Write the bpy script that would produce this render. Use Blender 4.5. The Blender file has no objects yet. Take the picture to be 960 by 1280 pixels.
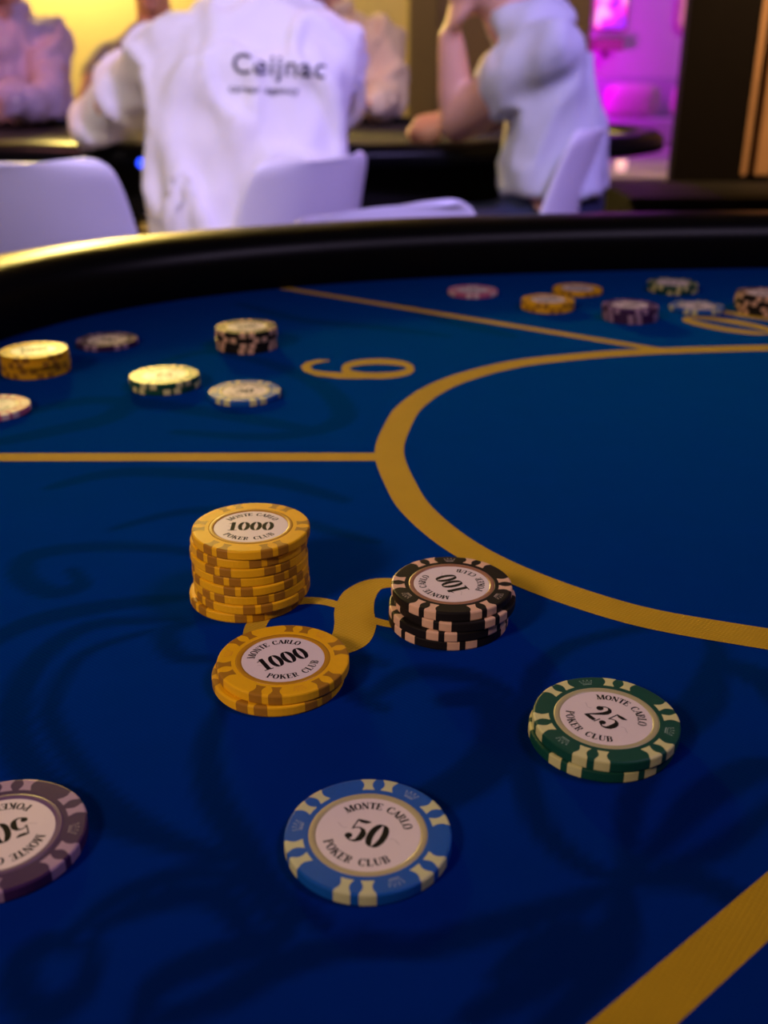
import bpy, bmesh, math, random
import numpy as np
from mathutils import Vector, Matrix, noise
from mathutils.bvhtree import BVHTree

random.seed(7)
S = bpy.context.scene
COL = S.collection
PI = math.pi
R = math.radians
V = Vector
TZ = 0.76                       # height of the felt above the floor

# ------------------------------------------------------------------ camera
cam_d = bpy.data.cameras.new('camera')
cam = bpy.data.objects.new('camera', cam_d)
COL.objects.link(cam)
cam.location = (0, 0, TZ + 0.172)
cam.rotation_euler = (R(90 - 24), 0, 0)
cam_d.sensor_fit = 'AUTO'
cam_d.sensor_width = 36
cam_d.lens = 36 * 1270 / 1280
cam_d.clip_start = 0.01
cam_d.dof.use_dof = True
cam_d.dof.focus_distance = 0.312
cam_d.dof.aperture_fstop = 12.0
S.camera = cam

# ------------------------------------------------------------------ view, world, lights
S.view_settings.view_transform = 'Standard'
S.view_settings.look = 'None'
S.view_settings.exposure = 0.0
S.view_settings.gamma = 1.0
S.view_settings.use_curve_mapping = False
w = bpy.data.worlds.new('world')
S.world = w
w.use_nodes = True
w.node_tree.nodes['Background'].inputs[0].default_value = (0.30, 0.26, 0.36, 1)
w.node_tree.nodes['Background'].inputs[1].default_value = 0.012


def lamp(name, kind, loc, power, col, size=0.1, target=None, angle=60, blend=0.5, sy=None):
    d = bpy.data.lights.new(name, kind)
    d.energy = power
    d.color = col
    if kind == 'AREA':
        d.size = size
        if sy:
            d.shape = 'RECTANGLE'
            d.size_y = sy
    else:
        d.shadow_soft_size = size
    if kind == 'SPOT':
        d.spot_size = R(angle)
        d.spot_blend = blend
    o = bpy.data.objects.new(name, d)
    COL.objects.link(o)
    o.location = loc
    if target is not None:
        o.rotation_euler = (V(target) - V(loc)).to_track_quat('-Z', 'Y').to_euler()
    return o


# warm yellow lamp near the far left wall: key for the far chips, rim for the players
lamp('yellow_lamp', 'POINT', (-1.55, 5.38, 2.0), 290, (1.0, 0.76, 0.20), 0.14)
# warm fill added at the front left for the chip sides, a weak lilac light from the right
lamp('warm_front_fill', 'SPOT', (-1.05, -0.72, 1.75), 80.0, (1.0, 0.69, 0.54), 0.16, (-0.055, 0.37, TZ), 23.5, 1.0)
lamp('lilac_table_light', 'AREA', (0.95, 0.25, 2.2), 6.5, (0.80, 0.62, 1.0), 0.4, (0.1, 0.45, TZ))
# lilac and white spots on the players and chairs
lamp('lilac_spot', 'SPOT', (0.9, 0.35, 2.5), 235, (0.46, 0.36, 1.0), 0.12, (-0.12, 2.15, 0.86), 50, 0.7)
lamp('white_spot', 'SPOT', (-0.9, 0.45, 2.5), 110, (1.0, 0.86, 0.86), 0.12, (-0.38, 2.1, 0.92), 38, 0.7)
lamp('pink_spot', 'SPOT', (-1.7, 2.3, 2.35), 60, (1.0, 0.34, 0.36), 0.1, (-0.9, 3.0, 0.85), 60, 0.6)
lamp('red_spot', 'SPOT', (-0.5, 3.1, 2.3), 40, (1.0, 0.30, 0.22), 0.08, (0.15, 2.4, 0.9), 40, 0.6)
lamp('warm_player_spot', 'SPOT', (0.5, 2.7, 2.5), 46, (1.0, 0.70, 0.42), 0.1, (-0.15, 3.7, 0.95), 42, 0.7)
lamp('warm_wall_light', 'SPOT', (0.35, 4.6, 2.55), 34, (1.0, 0.68, 0.48), 0.1, (0.5, 5.6, 1.1), 90, 0.8)
lamp('slat_light', 'SPOT', (2.0, 3.7, 2.5), 330, (1.0, 0.58, 0.28), 0.08, (1.6, 4.5, 0.9), 45, 0.7)
lamp('violet_spot', 'SPOT', (2.2, 1.7, 2.2), 55, (0.34, 0.12, 1.0), 0.1, (0.5, 2.35, 0.8), 34, 0.7)  # violet light added to set the side-on chair apart
lamp('magenta_lamp', 'POINT', (1.06, 6.45, 0.95), 22, (0.80, 0.0, 1.0), 0.08)
lamp('purple_lamp', 'POINT', (1.75, 6.1, 2.2), 15, (0.36, 0.03, 1.0), 0.12)
lamp('lilac_lamp', 'POINT', (2.3, 6.2, 1.7), 8, (0.80, 0.55, 0.75), 0.12)


# ------------------------------------------------------------------ helpers
def mat(name, col, rough=0.5, metal=0.0, spec=0.5, var=0.08, nscale=40, bump=0.0, bscale=200, coat=0.0,
        sheen=0.0, sss=0.0, emit=None, estr=0.0, dist=0.001):
    m = bpy.data.materials.new(name)
    m.use_nodes = True
    nt = m.node_tree
    b = nt.nodes['Principled BSDF']
    tc = nt.nodes.new('ShaderNodeTexCoord')
    n = nt.nodes.new('ShaderNodeTexNoise')
    n.inputs['Scale'].default_value = nscale
    n.inputs['Detail'].default_value = 4
    nt.links.new(tc.outputs['Object'], n.inputs['Vector'])
    mx = nt.nodes.new('ShaderNodeMix')
    mx.data_type = 'RGBA'
    mx.inputs['A'].default_value = (*[c * (1 - var) for c in col], 1)
    mx.inputs['B'].default_value = (*[min(1, c * (1 + var)) for c in col], 1)
    nt.links.new(n.outputs['Fac'], mx.inputs['Factor'])
    nt.links.new(mx.outputs['Result'], b.inputs['Base Color'])
    b.inputs['Roughness'].default_value = rough
    b.inputs['Metallic'].default_value = metal
    b.inputs['Specular IOR Level'].default_value = spec
    b.inputs['Coat Weight'].default_value = coat
    b.inputs['Sheen Weight'].default_value = sheen
    b.inputs['Subsurface Weight'].default_value = sss
    if sss:
        b.inputs['Subsurface Radius'].default_value = (0.01, 0.004, 0.002)
    if emit:
        b.inputs['Emission Color'].default_value = (*emit, 1)
        b.inputs['Emission Strength'].default_value = estr
    if bump:
        n2 = nt.nodes.new('ShaderNodeTexNoise')
        n2.inputs['Scale'].default_value = bscale
        n2.inputs['Detail'].default_value = 5
        nt.links.new(tc.outputs['Object'], n2.inputs['Vector'])
        bp = nt.nodes.new('ShaderNodeBump')
        bp.inputs['Strength'].default_value = bump
        bp.inputs['Distance'].default_value = dist
        nt.links.new(n2.outputs['Fac'], bp.inputs['Height'])
        nt.links.new(bp.outputs['Normal'], b.inputs['Normal'])
    return m


def link(name, me, parent=None, loc=None):
    o = bpy.data.objects.new(name, me)
    COL.objects.link(o)
    if parent is not None:
        o.parent = parent
    if loc is not None:
        o.location = loc
    return o


def obj(name, bm, m, parent=None, loc=None, smooth=False, free=True):
    """link a bmesh as one mesh object"""
    me = bpy.data.meshes.new(name)
    bm.normal_update()
    bm.to_mesh(me)
    if free:
        bm.free()
    me.materials.append(m)
    if smooth:
        me.shade_smooth()
    return link(name, me, parent, loc)


def tag(o, label=None, cat=None, group=None, kind=None):
    if label:
        o['label'] = label
    if cat:
        o['category'] = cat
    if group:
        o['group'] = group
    if kind:
        o['kind'] = kind
    return o


def thing(name, label, cat, loc=(0, 0, 0), rz=0, group=None):
    o = bpy.data.objects.new(name, None)
    o.empty_display_size = 0.02
    COL.objects.link(o)
    o.location = loc
    o.rotation_euler = (0, 0, rz)
    return tag(o, label, cat, group)


def box(bm, c, s, bev=0.0):
    r = bmesh.ops.create_cube(bm, size=1.0)
    vs = r['verts']
    bmesh.ops.scale(bm, vec=s, verts=vs)
    bmesh.ops.translate(bm, vec=c, verts=vs)
    if bev:
        es = list({e for v in vs for e in v.link_edges})
        bmesh.ops.bevel(bm, geom=es, offset=bev, segments=2, affect='EDGES', profile=0.6)


def struct(name, c, s, m, bev=0.0):
    bm = bmesh.new()
    box(bm, (0, 0, 0), s, bev)
    return tag(obj(name, bm, m, loc=c), kind='structure')


def lathe(bm, prof, n=48):
    """prof: list of (r, z); r=0 ends are closed with a fan"""
    rings = []
    for r, z in prof:
        if r < 1e-7:
            rings.append([bm.verts.new((0, 0, z))])
        else:
            rings.append([bm.verts.new((r * math.cos(2 * PI * k / n), r * math.sin(2 * PI * k / n), z)) for k in range(n)])
    for a, b in zip(rings, rings[1:]):
        for k in range(n):
            k2 = (k + 1) % n
            if len(a) == 1 and len(b) > 1:
                bm.faces.new((a[0], b[k], b[k2]))
            elif len(b) == 1 and len(a) > 1:
                bm.faces.new((a[k2], a[k], b[0]))
            elif len(a) > 1:
                bm.faces.new((a[k], b[k], b[k2], a[k2]))
    bmesh.ops.recalc_face_normals(bm, faces=bm.faces)


def loft(bm, rings, n=20, power=2.0):
    """rings: (centre, u, v) ellipses; ends closed"""
    rs = []
    for c, u, v in rings:
        ring = []
        for k in range(n):
            a = 2 * PI * k / n
            ca, sa = math.cos(a), math.sin(a)
            if power != 2.0:
                ca = math.copysign(abs(ca) ** (2 / power), ca)
                sa = math.copysign(abs(sa) ** (2 / power), sa)
            ring.append(bm.verts.new(V(c) + V(u) * ca + V(v) * sa))
        rs.append(ring)
    for a, b in zip(rs, rs[1:]):
        for k in range(n):
            bm.faces.new((a[k], a[(k + 1) % n], b[(k + 1) % n], b[k]))
    bm.faces.new(list(reversed(rs[0])))
    bm.faces.new(rs[-1])


def tube(bm, pts, radii, n=14, round_ends=True, flat=1.0, up=None):
    """tapered limb along a path with hemispherical ends"""
    pts = [V(p) for p in pts]
    if not hasattr(radii, '__len__'):
        radii = [radii] * len(pts)
    # subdivide with Catmull-Rom for smooth bends
    P, Q = [], []
    for i in range(len(pts) - 1):
        p0 = pts[max(i - 1, 0)]
        p1, p2 = pts[i], pts[i + 1]
        p3 = pts[min(i + 2, len(pts) - 1)]
        for k in range(4):
            t = k / 4
            P.append(0.5 * ((2 * p1) + (p2 - p0) * t + (2 * p0 - 5 * p1 + 4 * p2 - p3) * t * t + (3 * p1 - p0 - 3 * p2 + p3) * t ** 3))
            Q.append(radii[i] * (1 - t) + radii[i + 1] * t)
    P.append(pts[-1])
    Q.append(radii[-1])
    rings = []
    last = None
    for i, (p, r) in enumerate(zip(P, Q)):
        d = (P[min(i + 1, len(P) - 1)] - P[max(i - 1, 0)]).normalized()
        if last is None:
            ref = V(up) if up else (V((0, 0, 1)) if abs(d.z) < 0.9 else V((1, 0, 0)))
            u = d.cross(ref).normalized()
        else:
            u = (last - d * last.dot(d)).normalized()
        last = u
        vv = d.cross(u)
        if i == 0 and round_ends:
            for a in (80, 55, 28):
                rings.append((p - d * r * math.sin(R(a)), u * r * math.cos(R(a)), vv * r * flat * math.cos(R(a))))
        rings.append((p, u * r, vv * r * flat))
        if i == len(P) - 1 and round_ends:
            for a in (28, 55, 80):
                rings.append((p + d * r * math.sin(R(a)), u * r * math.cos(R(a)), vv * r * flat * math.cos(R(a))))
    loft(bm, rings, n)


def ell(bm, c, u, v, w_):
    """ellipsoid with half axes u, v, w_"""
    rings = []
    for k in range(1, 12):
        a = PI * k / 12
        rings.append((V(c) - V(w_) * math.cos(a), V(u) * math.sin(a), V(v) * math.sin(a)))
    loft(bm, rings, 18)


def fuse(bm, voxel, smooth=3):
    """one continuous surface out of overlapping closed volumes"""
    bmesh.ops.recalc_face_normals(bm, faces=bm.faces)
    me = bpy.data.meshes.new('tmp')
    bm.to_mesh(me)
    bm.free()
    o = bpy.data.objects.new('tmp', me)
    COL.objects.link(o)
    md = o.modifiers.new('r', 'REMESH')
    md.mode = 'VOXEL'
    md.voxel_size = voxel
    sm = o.modifiers.new('s', 'SMOOTH')
    sm.iterations = smooth
    sm.factor = 0.5
    dg = bpy.context.evaluated_depsgraph_get()
    dg.update()
    out = bpy.data.meshes.new_from_object(o.evaluated_get(dg))
    bpy.data.objects.remove(o)
    bpy.data.meshes.remove(me)
    out.shade_smooth()
    return out


# ------------------------------------------------------------------ room
wall_m = mat('cream_wall_paint', (0.62, 0.50, 0.34), 0.8, var=0.05, nscale=3, bump=0.1)
brown_m = mat('brown_wall_paint', (0.30, 0.215, 0.175), 0.8, var=0.06, nscale=3, bump=0.1)
taupe_m = mat('taupe_trim', (0.17, 0.12, 0.10), 0.7)
white_wall_m = mat('white_wall_paint', (0.72, 0.66, 0.70), 0.8, var=0.05, nscale=3)
floor_m = mat('dark_floor', (0.035, 0.028, 0.026), 0.45, var=0.2, nscale=8)
ceil_m = mat('dark_ceiling', (0.10, 0.09, 0.09), 0.9)
black_m = mat('black_laminate', (0.006, 0.005, 0.0045), 0.7, spec=0.12, var=0.2)
struct('floor', (0, 2.5, -0.05), (8, 12, 0.1), floor_m)
struct('ceiling', (0, 2.5, 2.85), (8, 12, 0.1), ceil_m)
struct('wall_left', (-3.55, 2.5, 1.4), (0.1, 12, 2.8), wall_m)
struct('wall_right', (3.55, 2.5, 1.4), (0.1, 12, 2.8), brown_m)
struct('wall_near', (0, -3.05, 1.4), (7, 0.1, 2.8), brown_m)
struct('wall_back', (-1.67, 5.66, 1.4), (3.66, 0.12, 2.8), wall_m)
struct('wall_back_brown', (0.64, 5.66, 1.4), (0.78, 0.12, 2.8), brown_m)
struct('wall_alcove', (2.2, 7.16, 1.4), (2.9, 0.12, 2.8), white_wall_m)
struct('trim_1', (0.195, 5.57, 1.4), (0.15, 0.07, 2.8), taupe_m, 0.008)
struct('baseboard_back', (-1.2, 5.59, 0.05), (4.2, 0.02, 0.1), taupe_m)
plat = struct('raised_floor', (2.0, 5.9, 0.225), (2.2, 2.4, 0.45), mat('carpet', (0.30, 0.26, 0.31), 0.9, bump=0.3))
struct('pillar', (1.335, 4.45, 1.4), (0.285, 0.08, 2.8), mat('black_pillar_paint', (0.005, 0.0035, 0.0025), 0.8, spec=0.1, var=0.2), 0.006)
# slatted screen right of the pillar
scr = thing('slatted_screen', 'dark screen with vertical light brown wooden slats beside the black pillar', 'screen', (1.75, 4.55, 0))
bm = bmesh.new(); box(bm, (0, 0.06, 1.4), (0.54, 0.03, 2.8))
obj('back_panel', bm, black_m, scr)
slat_m = mat('oak_slat', (0.42, 0.24, 0.11), 0.55, var=0.25, nscale=9)
bm = bmesh.new(); box(bm, (0, 0, 1.64), (0.066, 0.04, 2.32), 0.004)
s0 = obj('slat', bm, slat_m, scr, (-0.235, 0.02, 0))
for k in range(1, 5):
    c = s0.copy(); COL.objects.link(c); c.parent = scr; c.location = (-0.235 + k * 0.1, 0.02, 0)
# low black console in front of pillar
con = thing('low_console', 'low black console cabinet in front of the black pillar', 'cabinet', (1.75, 4.05, 0))
bm = bmesh.new(); box(bm, (0, 0, 0.24), (1.7, 0.5, 0.42), 0.004); obj('carcass', bm, black_m, con)
bm = bmesh.new(); box(bm, (0, 0, 0.465), (1.74, 0.54, 0.03), 0.004); obj('top', bm, black_m, con)
bm = bmesh.new(); box(bm, (0, 0.02, 0.015), (1.6, 0.42, 0.03)); obj('plinth', bm, black_m, con)
for k in range(3):
    bm = bmesh.new(); box(bm, (-0.56 + 0.56 * k, -0.255, 0.24), (0.54, 0.012, 0.39), 0.003); d = obj('door', bm, black_m, con)
    bm = bmesh.new(); box(bm, (-0.36 + 0.56 * k, -0.266, 0.36), (0.1, 0.012, 0.012), 0.003); obj('handle', bm, taupe_m, d)

# pictures and sofa in the alcove
pk = mat('pink_screen', (0.6, 0.05, 0.4), 0.3, emit=(1.0, 0.10, 0.62), estr=1.1)
nt = pk.node_tree
n = nt.nodes.new('ShaderNodeTexNoise'); n.inputs['Scale'].default_value = 9; n.inputs['Detail'].default_value = 1
tc = [x for x in nt.nodes if x.type == 'TEX_COORD'][0]
nt.links.new(tc.outputs['Object'], n.inputs['Vector'])
rp = nt.nodes.new('ShaderNodeValToRGB')
e = rp.color_ramp.elements
e[0].position = 0.38; e[0].color = (0.12, 0.03, 0.9, 1)
e[1].position = 0.62; e[1].color = (1.0, 0.45, 0.8, 1)
x = e.new(0.47); x.color = (1.0, 0.03, 0.55, 1)
nt.links.new(n.outputs['Fac'], rp.inputs['Fac'])
nt.links.new(rp.outputs['Color'], nt.nodes['Principled BSDF'].inputs['Emission Color'])
sgn = thing('backlit_poster', 'glowing pink poster in a thin frame on the purple lit wall', 'poster', (1.42, 7.09, 1.37))
bm = bmesh.new(); box(bm, (0, 0, 0), (0.22, 0.02, 0.54), 0.003); obj('frame', bm, taupe_m, sgn)
bm = bmesh.new(); box(bm, (0, -0.012, 0), (0.195, 0.008, 0.515)); obj('picture', bm, pk, sgn)
shf = thing('wall_shelf', 'small brown box shelf under the glowing pink poster', 'shelf', (1.40, 7.03, 1.02))
bm = bmesh.new(); box(bm, (0, 0, 0), (0.19, 0.13, 0.07), 0.004); obj('board', bm, brown_m, shf)
bm = bmesh.new(); box(bm, (0, 0.05, -0.05), (0.03, 0.03, 0.05), 0.003); obj('bracket', bm, taupe_m, shf)
pic = thing('rounded_picture', 'pale peach picture with rounded corners on the lilac wall beside the pillar', 'picture', (1.95, 7.085, 1.40))
def rrect(bm, wx, hz, r, y0, y1):
    out = []
    for cx, cz, a0 in ((wx / 2 - r, hz / 2 - r, 0), (-wx / 2 + r, hz / 2 - r, 90), (-wx / 2 + r, -hz / 2 + r, 180), (wx / 2 - r, -hz / 2 + r, 270)):
        for k in range(7):
            a = R(a0 + 15 * k)
            out.append((cx + r * math.cos(a), cz + r * math.sin(a)))
    A = [bm.verts.new((px, y0, pz)) for px, pz in out]
    B = [bm.verts.new((px, y1, pz)) for px, pz in out]
    bm.faces.new(A); bm.faces.new(list(reversed(B)))
    for k in range(len(A)):
        k2 = (k + 1) % len(A)
        bm.faces.new((A[k2], A[k], B[k], B[k2]))
bm = bmesh.new(); rrect(bm, 0.24, 0.62, 0.07, -0.02, 0.02); obj('frame', bm, mat('pale_frame', (0.75, 0.55, 0.5), 0.4), pic)
bm = bmesh.new(); rrect(bm, 0.19, 0.57, 0.05, -0.026, -0.019); obj('picture', bm, mat('peach_print_glow', (0.85, 0.42, 0.32), 0.5, var=0.4, nscale=12, emit=(1.0, 0.42, 0.40), estr=0.25), pic)  # print has faint emission of its own, standing in for light on it
sofa_m = mat('sofa_fabric', (0.50, 0.42, 0.55), 0.9, bump=0.3)
sofa = thing('banquette_sofa', 'purple lit low upholstered bench against the alcove wall', 'sofa', (1.95, 6.86, 0.45))
bm = bmesh.new(); box(bm, (0, 0, 0.075), (1.5, 0.45, 0.15), 0.02); obj('seat', bm, sofa_m, sofa)
for k in range(2):
    bm = bmesh.new(); box(bm, (-0.375 + 0.75 * k, 0.16, 0.25), (0.74, 0.12, 0.26), 0.03); obj('backrest', bm, sofa_m, sofa)
for k, (px, lb) in enumerate(((1.52, 'pale cushion on the bench nearer the seated man in white t-shirt'), (1.93, 'pale cushion on the bench nearer the black pillar'))):
    bm = bmesh.new()
    loft(bm, [(V((0, 0.0, 0.10)) + V((0, 1, 0.15)) * d_, V((0.17, 0, 0)) * q_, V((0, -0.015, 0.10)) * q_) for d_, q_ in ((-0.05, 0.35), (-0.045, 0.7), (-0.025, 0.95), (0, 1), (0.025, 0.95), (0.045, 0.7), (0.05, 0.35))], 32, 4.0)
    tag(obj('cushion', bm, mat('cushion_fabric', (0.62, 0.50, 0.52), 0.9, bump=0.2), loc=(px, 6.725, 0.602), smooth=True), lb, 'cushion', 'cushions on the bench')
cd = thing('tea_light', 'small glowing tea light on the platform behind the white chair', 'candle', (1.115, 5.02, 0.45))
bm = bmesh.new(); lathe(bm, [(0, 0), (0.022, 0), (0.026, 0.05), (0.024, 0.05), (0.021, 0.004), (0, 0.004)], 24); obj('holder', bm, mat('frosted_holder', (0.8, 0.6, 0.6), 0.3, emit=(1, 0.5, 0.6), estr=0.8), cd, smooth=True)
bm = bmesh.new(); lathe(bm, [(0, 0.004), (0.019, 0.004), (0.019, 0.03), (0, 0.031)], 20); obj('wax', bm, mat('wax', (0.9, 0.8, 0.7), 0.4), cd)
bm = bmesh.new(); lathe(bm, [(0, 0.03), (0.004, 0.034), (0.003, 0.042), (0, 0.052)], 10); obj('flame', bm, mat('flame', (1, 0.7, 0.3), 0.5, emit=(1, 0.6, 0.35), estr=12), cd)

# ------------------------------------------------------------------ near poker table
MM = 0.001
table = thing('poker_table', 'oval poker table with blue felt, gold lines and a black padded rail in the foreground', 'table', (0.77, 0.457, 0))
TX, TY = 0.77, 0.457


def T(x, y, z=0.0):
    """millimetres on the felt (world axes) to the table's own coordinates"""
    return V((x * MM - TX, y * MM - TY, TZ + z * MM))


def oval(a, b, n_, k, pw=3.2):
    out = []
    for i in range(k):
        t = 2 * PI * i / k
        c, s = math.cos(t), math.sin(t)
        out.append((math.copysign(abs(c) ** (2 / pw), c) * a, math.copysign(abs(s) ** (2 / pw), s) * b))
    return out


# resampled evenly
def even(pts, k):
    P = np.array(pts + [pts[0]])
    d = np.r_[0, np.cumsum(np.hypot(*np.diff(P, axis=0).T))]
    s = np.linspace(0, d[-1], k, endpoint=False)
    return np.c_[np.interp(s, d, P[:, 0]), np.interp(s, d, P[:, 1])]


inner = even(oval(1.051, 0.478, 0, 2000), 260)
tan = np.roll(inner, -1, 0) - np.roll(inner, 1, 0)
nor = np.c_[tan[:, 1], -tan[:, 0]] / np.hypot(*tan.T)[:, None]


def sweep(bm, prof, closed=True):
    """prof: (outward offset, z) swept round the table's inner edge"""
    rings = []
    for (p, nn) in zip(inner, nor):
        rings.append([bm.verts.new((p[0] + nn[0] * o, p[1] + nn[1] * o, z)) for o, z in prof])
    m_ = len(prof)
    for i in range(len(rings)):
        a, b = rings[i], rings[(i + 1) % len(rings)]
        for k in range(m_ if closed else m_ - 1):
            bm.faces.new((a[k], b[k], b[(k + 1) % m_], a[(k + 1) % m_]))
    bmesh.ops.recalc_face_normals(bm, faces=bm.faces)


leather = mat('black_leather', (0.003, 0.003, 0.004), 0.32, spec=0.10, var=0.2, bump=0.25, bscale=700, dist=0.0004)
rail_prof = []
for k in range(15):
    a = PI - PI * k / 14
    rail_prof.append((0.041 + 0.041 * math.copysign(abs(math.cos(a)) ** 0.75, math.cos(a)), TZ + 0.012 + 0.032 * math.sin(a) ** 0.75))
rail_prof += [(0.082, TZ - 0.03), (0.0, TZ - 0.03)]
bm = bmesh.new(); sweep(bm, rail_prof); obj('rail', bm, leather, table, smooth=True)
bm = bmesh.new(); sweep(bm, [(-0.01, TZ - 0.004), (0.07, TZ - 0.004), (0.07, TZ - 0.12), (-0.01, TZ - 0.12)]); obj('apron', bm, black_m, table)
for sx in (-1, 1):
    bm = bmesh.new()
    box(bm, (sx * 0.6, 0, 0.35), (0.12, 0.5, 0.64), 0.01)
    box(bm, (sx * 0.6, 0, 0.02), (0.16, 0.7, 0.04), 0.01)
    obj('leg', bm, black_m, table)

# scroll pattern printed in the felt: centre lines (mm), half width (mm)
scrolls = []


def scroll(pts, w0, closed=False):
    P = [V((a, b, 0)) for a, b in pts]
    out = []
    for i in range(len(P) - 1):
        p0, p1, p2, p3 = P[max(i - 1, 0)], P[i], P[i + 1], P[min(i + 2, len(P) - 1)]
        for k in range(10):
            t = k / 10
            out.append(0.5 * ((2 * p1) + (p2 - p0) * t + (2 * p0 - 5 * p1 + 4 * p2 - p3) * t * t + (3 * p1 - p0 - 3 * p2 + p3) * t ** 3))
    out.append(P[-1])
    m_ = len(out)
    for i in range(m_ - 1):
        t = (i + 0.5) / m_
        scrolls.append((out[i].x, out[i].y, out[i + 1].x, out[i + 1].y, w0 * (0.35 + 0.65 * math.sin(PI * t) ** 0.7)))


F_, TH, H_ = 1270.0, R(24), 172.0


def g(u, v):
    a, b = (u - 480) / F_, (v - 640) / F_
    t = H_ / (math.sin(TH) + b * math.cos(TH))
    return a * t, (math.cos(TH) - b * math.sin(TH)) * t


def sc(px, w0):
    scroll([g(u, v) for u, v in px], w0)


q = 480 / 853
A_ = lambda L: [(x * q, 560 + y * q) for x, y in L]
B_ = lambda L: [(480 + x * q, 560 + y * q) for x, y in L]
sc(A_([(400, 380), (200, 395), (75, 480), (30, 600), (70, 720), (200, 810), (340, 865), (520, 915)]), 5)
sc(A_([(360, 400), (190, 455), (115, 560), (130, 640), (220, 760), (370, 860), (500, 900)]), 3.2)
sc(A_([(500, 560), (462, 650), (470, 760), (530, 870), (600, 970), (720, 1060)]), 4.5)
sc(A_([(150, 1090), (260, 1000), (420, 945), (540, 965), (610, 1060)]), 3.2)
sc(A_([(220, 1060), (340, 1010), (450, 990), (520, 1030), (560, 1120)]), 4)
sc(A_([(210, 1090), (190, 1190), (120, 1250), (50, 1220), (45, 1150), (100, 1100), (170, 1110)]), 4)
sc(A_([(300, 1290), (350, 1190), (480, 1130), (610, 1090), (650, 1010)]), 4)
sc(A_([(340, 1270), (480, 1230), (620, 1150), (760, 1110), (853, 1120)]), 4)
sc(A_([(560, 260), (380, 225), (200, 220), (70, 240), (50, 285), (110, 320), (180, 305), (160, 270)]), 5)
sc(A_([(840, 210), (760, 190), (600, 150), (420, 140), (250, 180)]), 4)
sc(A_([(420, 330), (240, 350), (60, 390), (-60, 460)]), 5)
sc(A_([(470, 470), (390, 460), (370, 410), (420, 390)]), 4)
sc(A_([(853, 480), (790, 470), (770, 530), (853, 580)]), 4)
sc(B_([(540, 965), (430, 920), (340, 820), (310, 660), (330, 530), (410, 440), (620, 390)]), 4)
sc(B_([(540, 965), (540, 850), (560, 760), (640, 650), (740, 560), (730, 430)]), 4)
sc(B_([(540, 965), (640, 850), (740, 770), (900, 690)]), 3.5)
sc(B_([(540, 965), (700, 910), (800, 850), (900, 760)]), 3.2)
sc(B_([(540, 965), (680, 960), (780, 1000), (900, 1080)]), 4)
sc(B_([(540, 965), (500, 1090), (330, 1190), (180, 1270)]), 4.5)
sc(B_([(540, 965), (420, 1010), (220, 1070), (60, 1110), (-60, 1080)]), 4)
sc(B_([(540, 965), (530, 1110), (430, 1230), (340, 1300)]), 4)
sc(B_([(240, 1180), (320, 1110), (430, 1060), (380, 1120), (240, 1180)]), 3)
sc(B_([(130, 560), (230, 560), (260, 640), (210, 720), (90, 790), (0, 830)]), 7)
sc(B_([(330, 480), (300, 640), (320, 760)]), 3)
sc(B_([(630, 860), (700, 780), (800, 720), (853, 700)]), 5)
sc(B_([(300, 560), (200, 510), (60, 500), (-40, 560)]), 4)
sc(B_([(720, 420), (740, 460), (700, 540), (600, 640)]), 4)
sc(B_([(760, 480), (853, 520), (920, 600)]), 6)
sc([(20, 520), (120, 500), (260, 515), (400, 540)], 8)
sc([(160, 470), (260, 440), (380, 470), (430, 520), (350, 545), (220, 540)], 7)
sc([(60, 610), (160, 590), (330, 600), (430, 625)], 6)
sc([(-40, 560), (60, 540), (140, 520), (170, 490)], 8)
sc([(560, 420), (480, 410), (380, 400), (300, 380)], 8)
sc([(640, 420), (560, 400), (500, 380)], 10)
SC = np.array(scrolls)

fx = np.concatenate([np.linspace(-320, -200, 12), np.arange(-197, 420, 2.6), np.linspace(425, 1860, 60)])
fy = np.concatenate([np.linspace(-30, 110, 10), np.arange(113, 520, 2.6), np.linspace(526, 945, 100)])
gx, gy = np.meshgrid(fx, fy)
nx, ny = len(fx), len(fy)
co = np.c_[gx.ravel(), gy.ravel()]
dark = np.zeros(len(co))
for x0, y0, x1, y1, hw in SC:
    sel = np.where((co[:, 0] > min(x0, x1) - hw - 4) & (co[:, 0] < max(x0, x1) + hw + 4) & (co[:, 1] > min(y0, y1) - hw - 4) & (co[:, 1] < max(y0, y1) + hw + 4))[0]
    if not len(sel):
        continue
    p = co[sel]
    d = np.array((x1 - x0, y1 - y0))
    L2 = max(d @ d, 1e-6)
    t = np.clip(((p - (x0, y0)) @ d) / L2, 0, 1)
    dist = np.hypot(p[:, 0] - x0 - t * d[0], p[:, 1] - y0 - t * d[1])
    dark[sel] = np.maximum(dark[sel], np.clip((hw + 1.2 - dist) / 2.4, 0, 1))
qx = (co[:, 0] * MM - TX) / 1.085
qy = (co[:, 1] * MM - TY) / 0.503
inside = (abs(qx) ** 3.2 + abs(qy) ** 3.2) < 1
i0 = (np.arange(ny - 1)[:, None] * nx + np.arange(nx - 1)[None, :]).ravel()
quads = np.c_[i0, i0 + 1, i0 + 1 + nx, i0 + nx]
quads = quads[inside[quads].all(1)]
used = np.unique(quads)
remap = -np.ones(len(co), int)
remap[used] = np.arange(len(used))
quads = remap[quads]
me = bpy.data.meshes.new('felt')
vv = np.c_[co[used, 0] * MM - TX, co[used, 1] * MM - TY, np.full(len(used), TZ)]
me.from_pydata(vv.tolist(), [], quads.tolist())
at = me.attributes.new('scroll', 'FLOAT', 'POINT')
at.data.foreach_set('value', dark[used].astype(np.float32))


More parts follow.
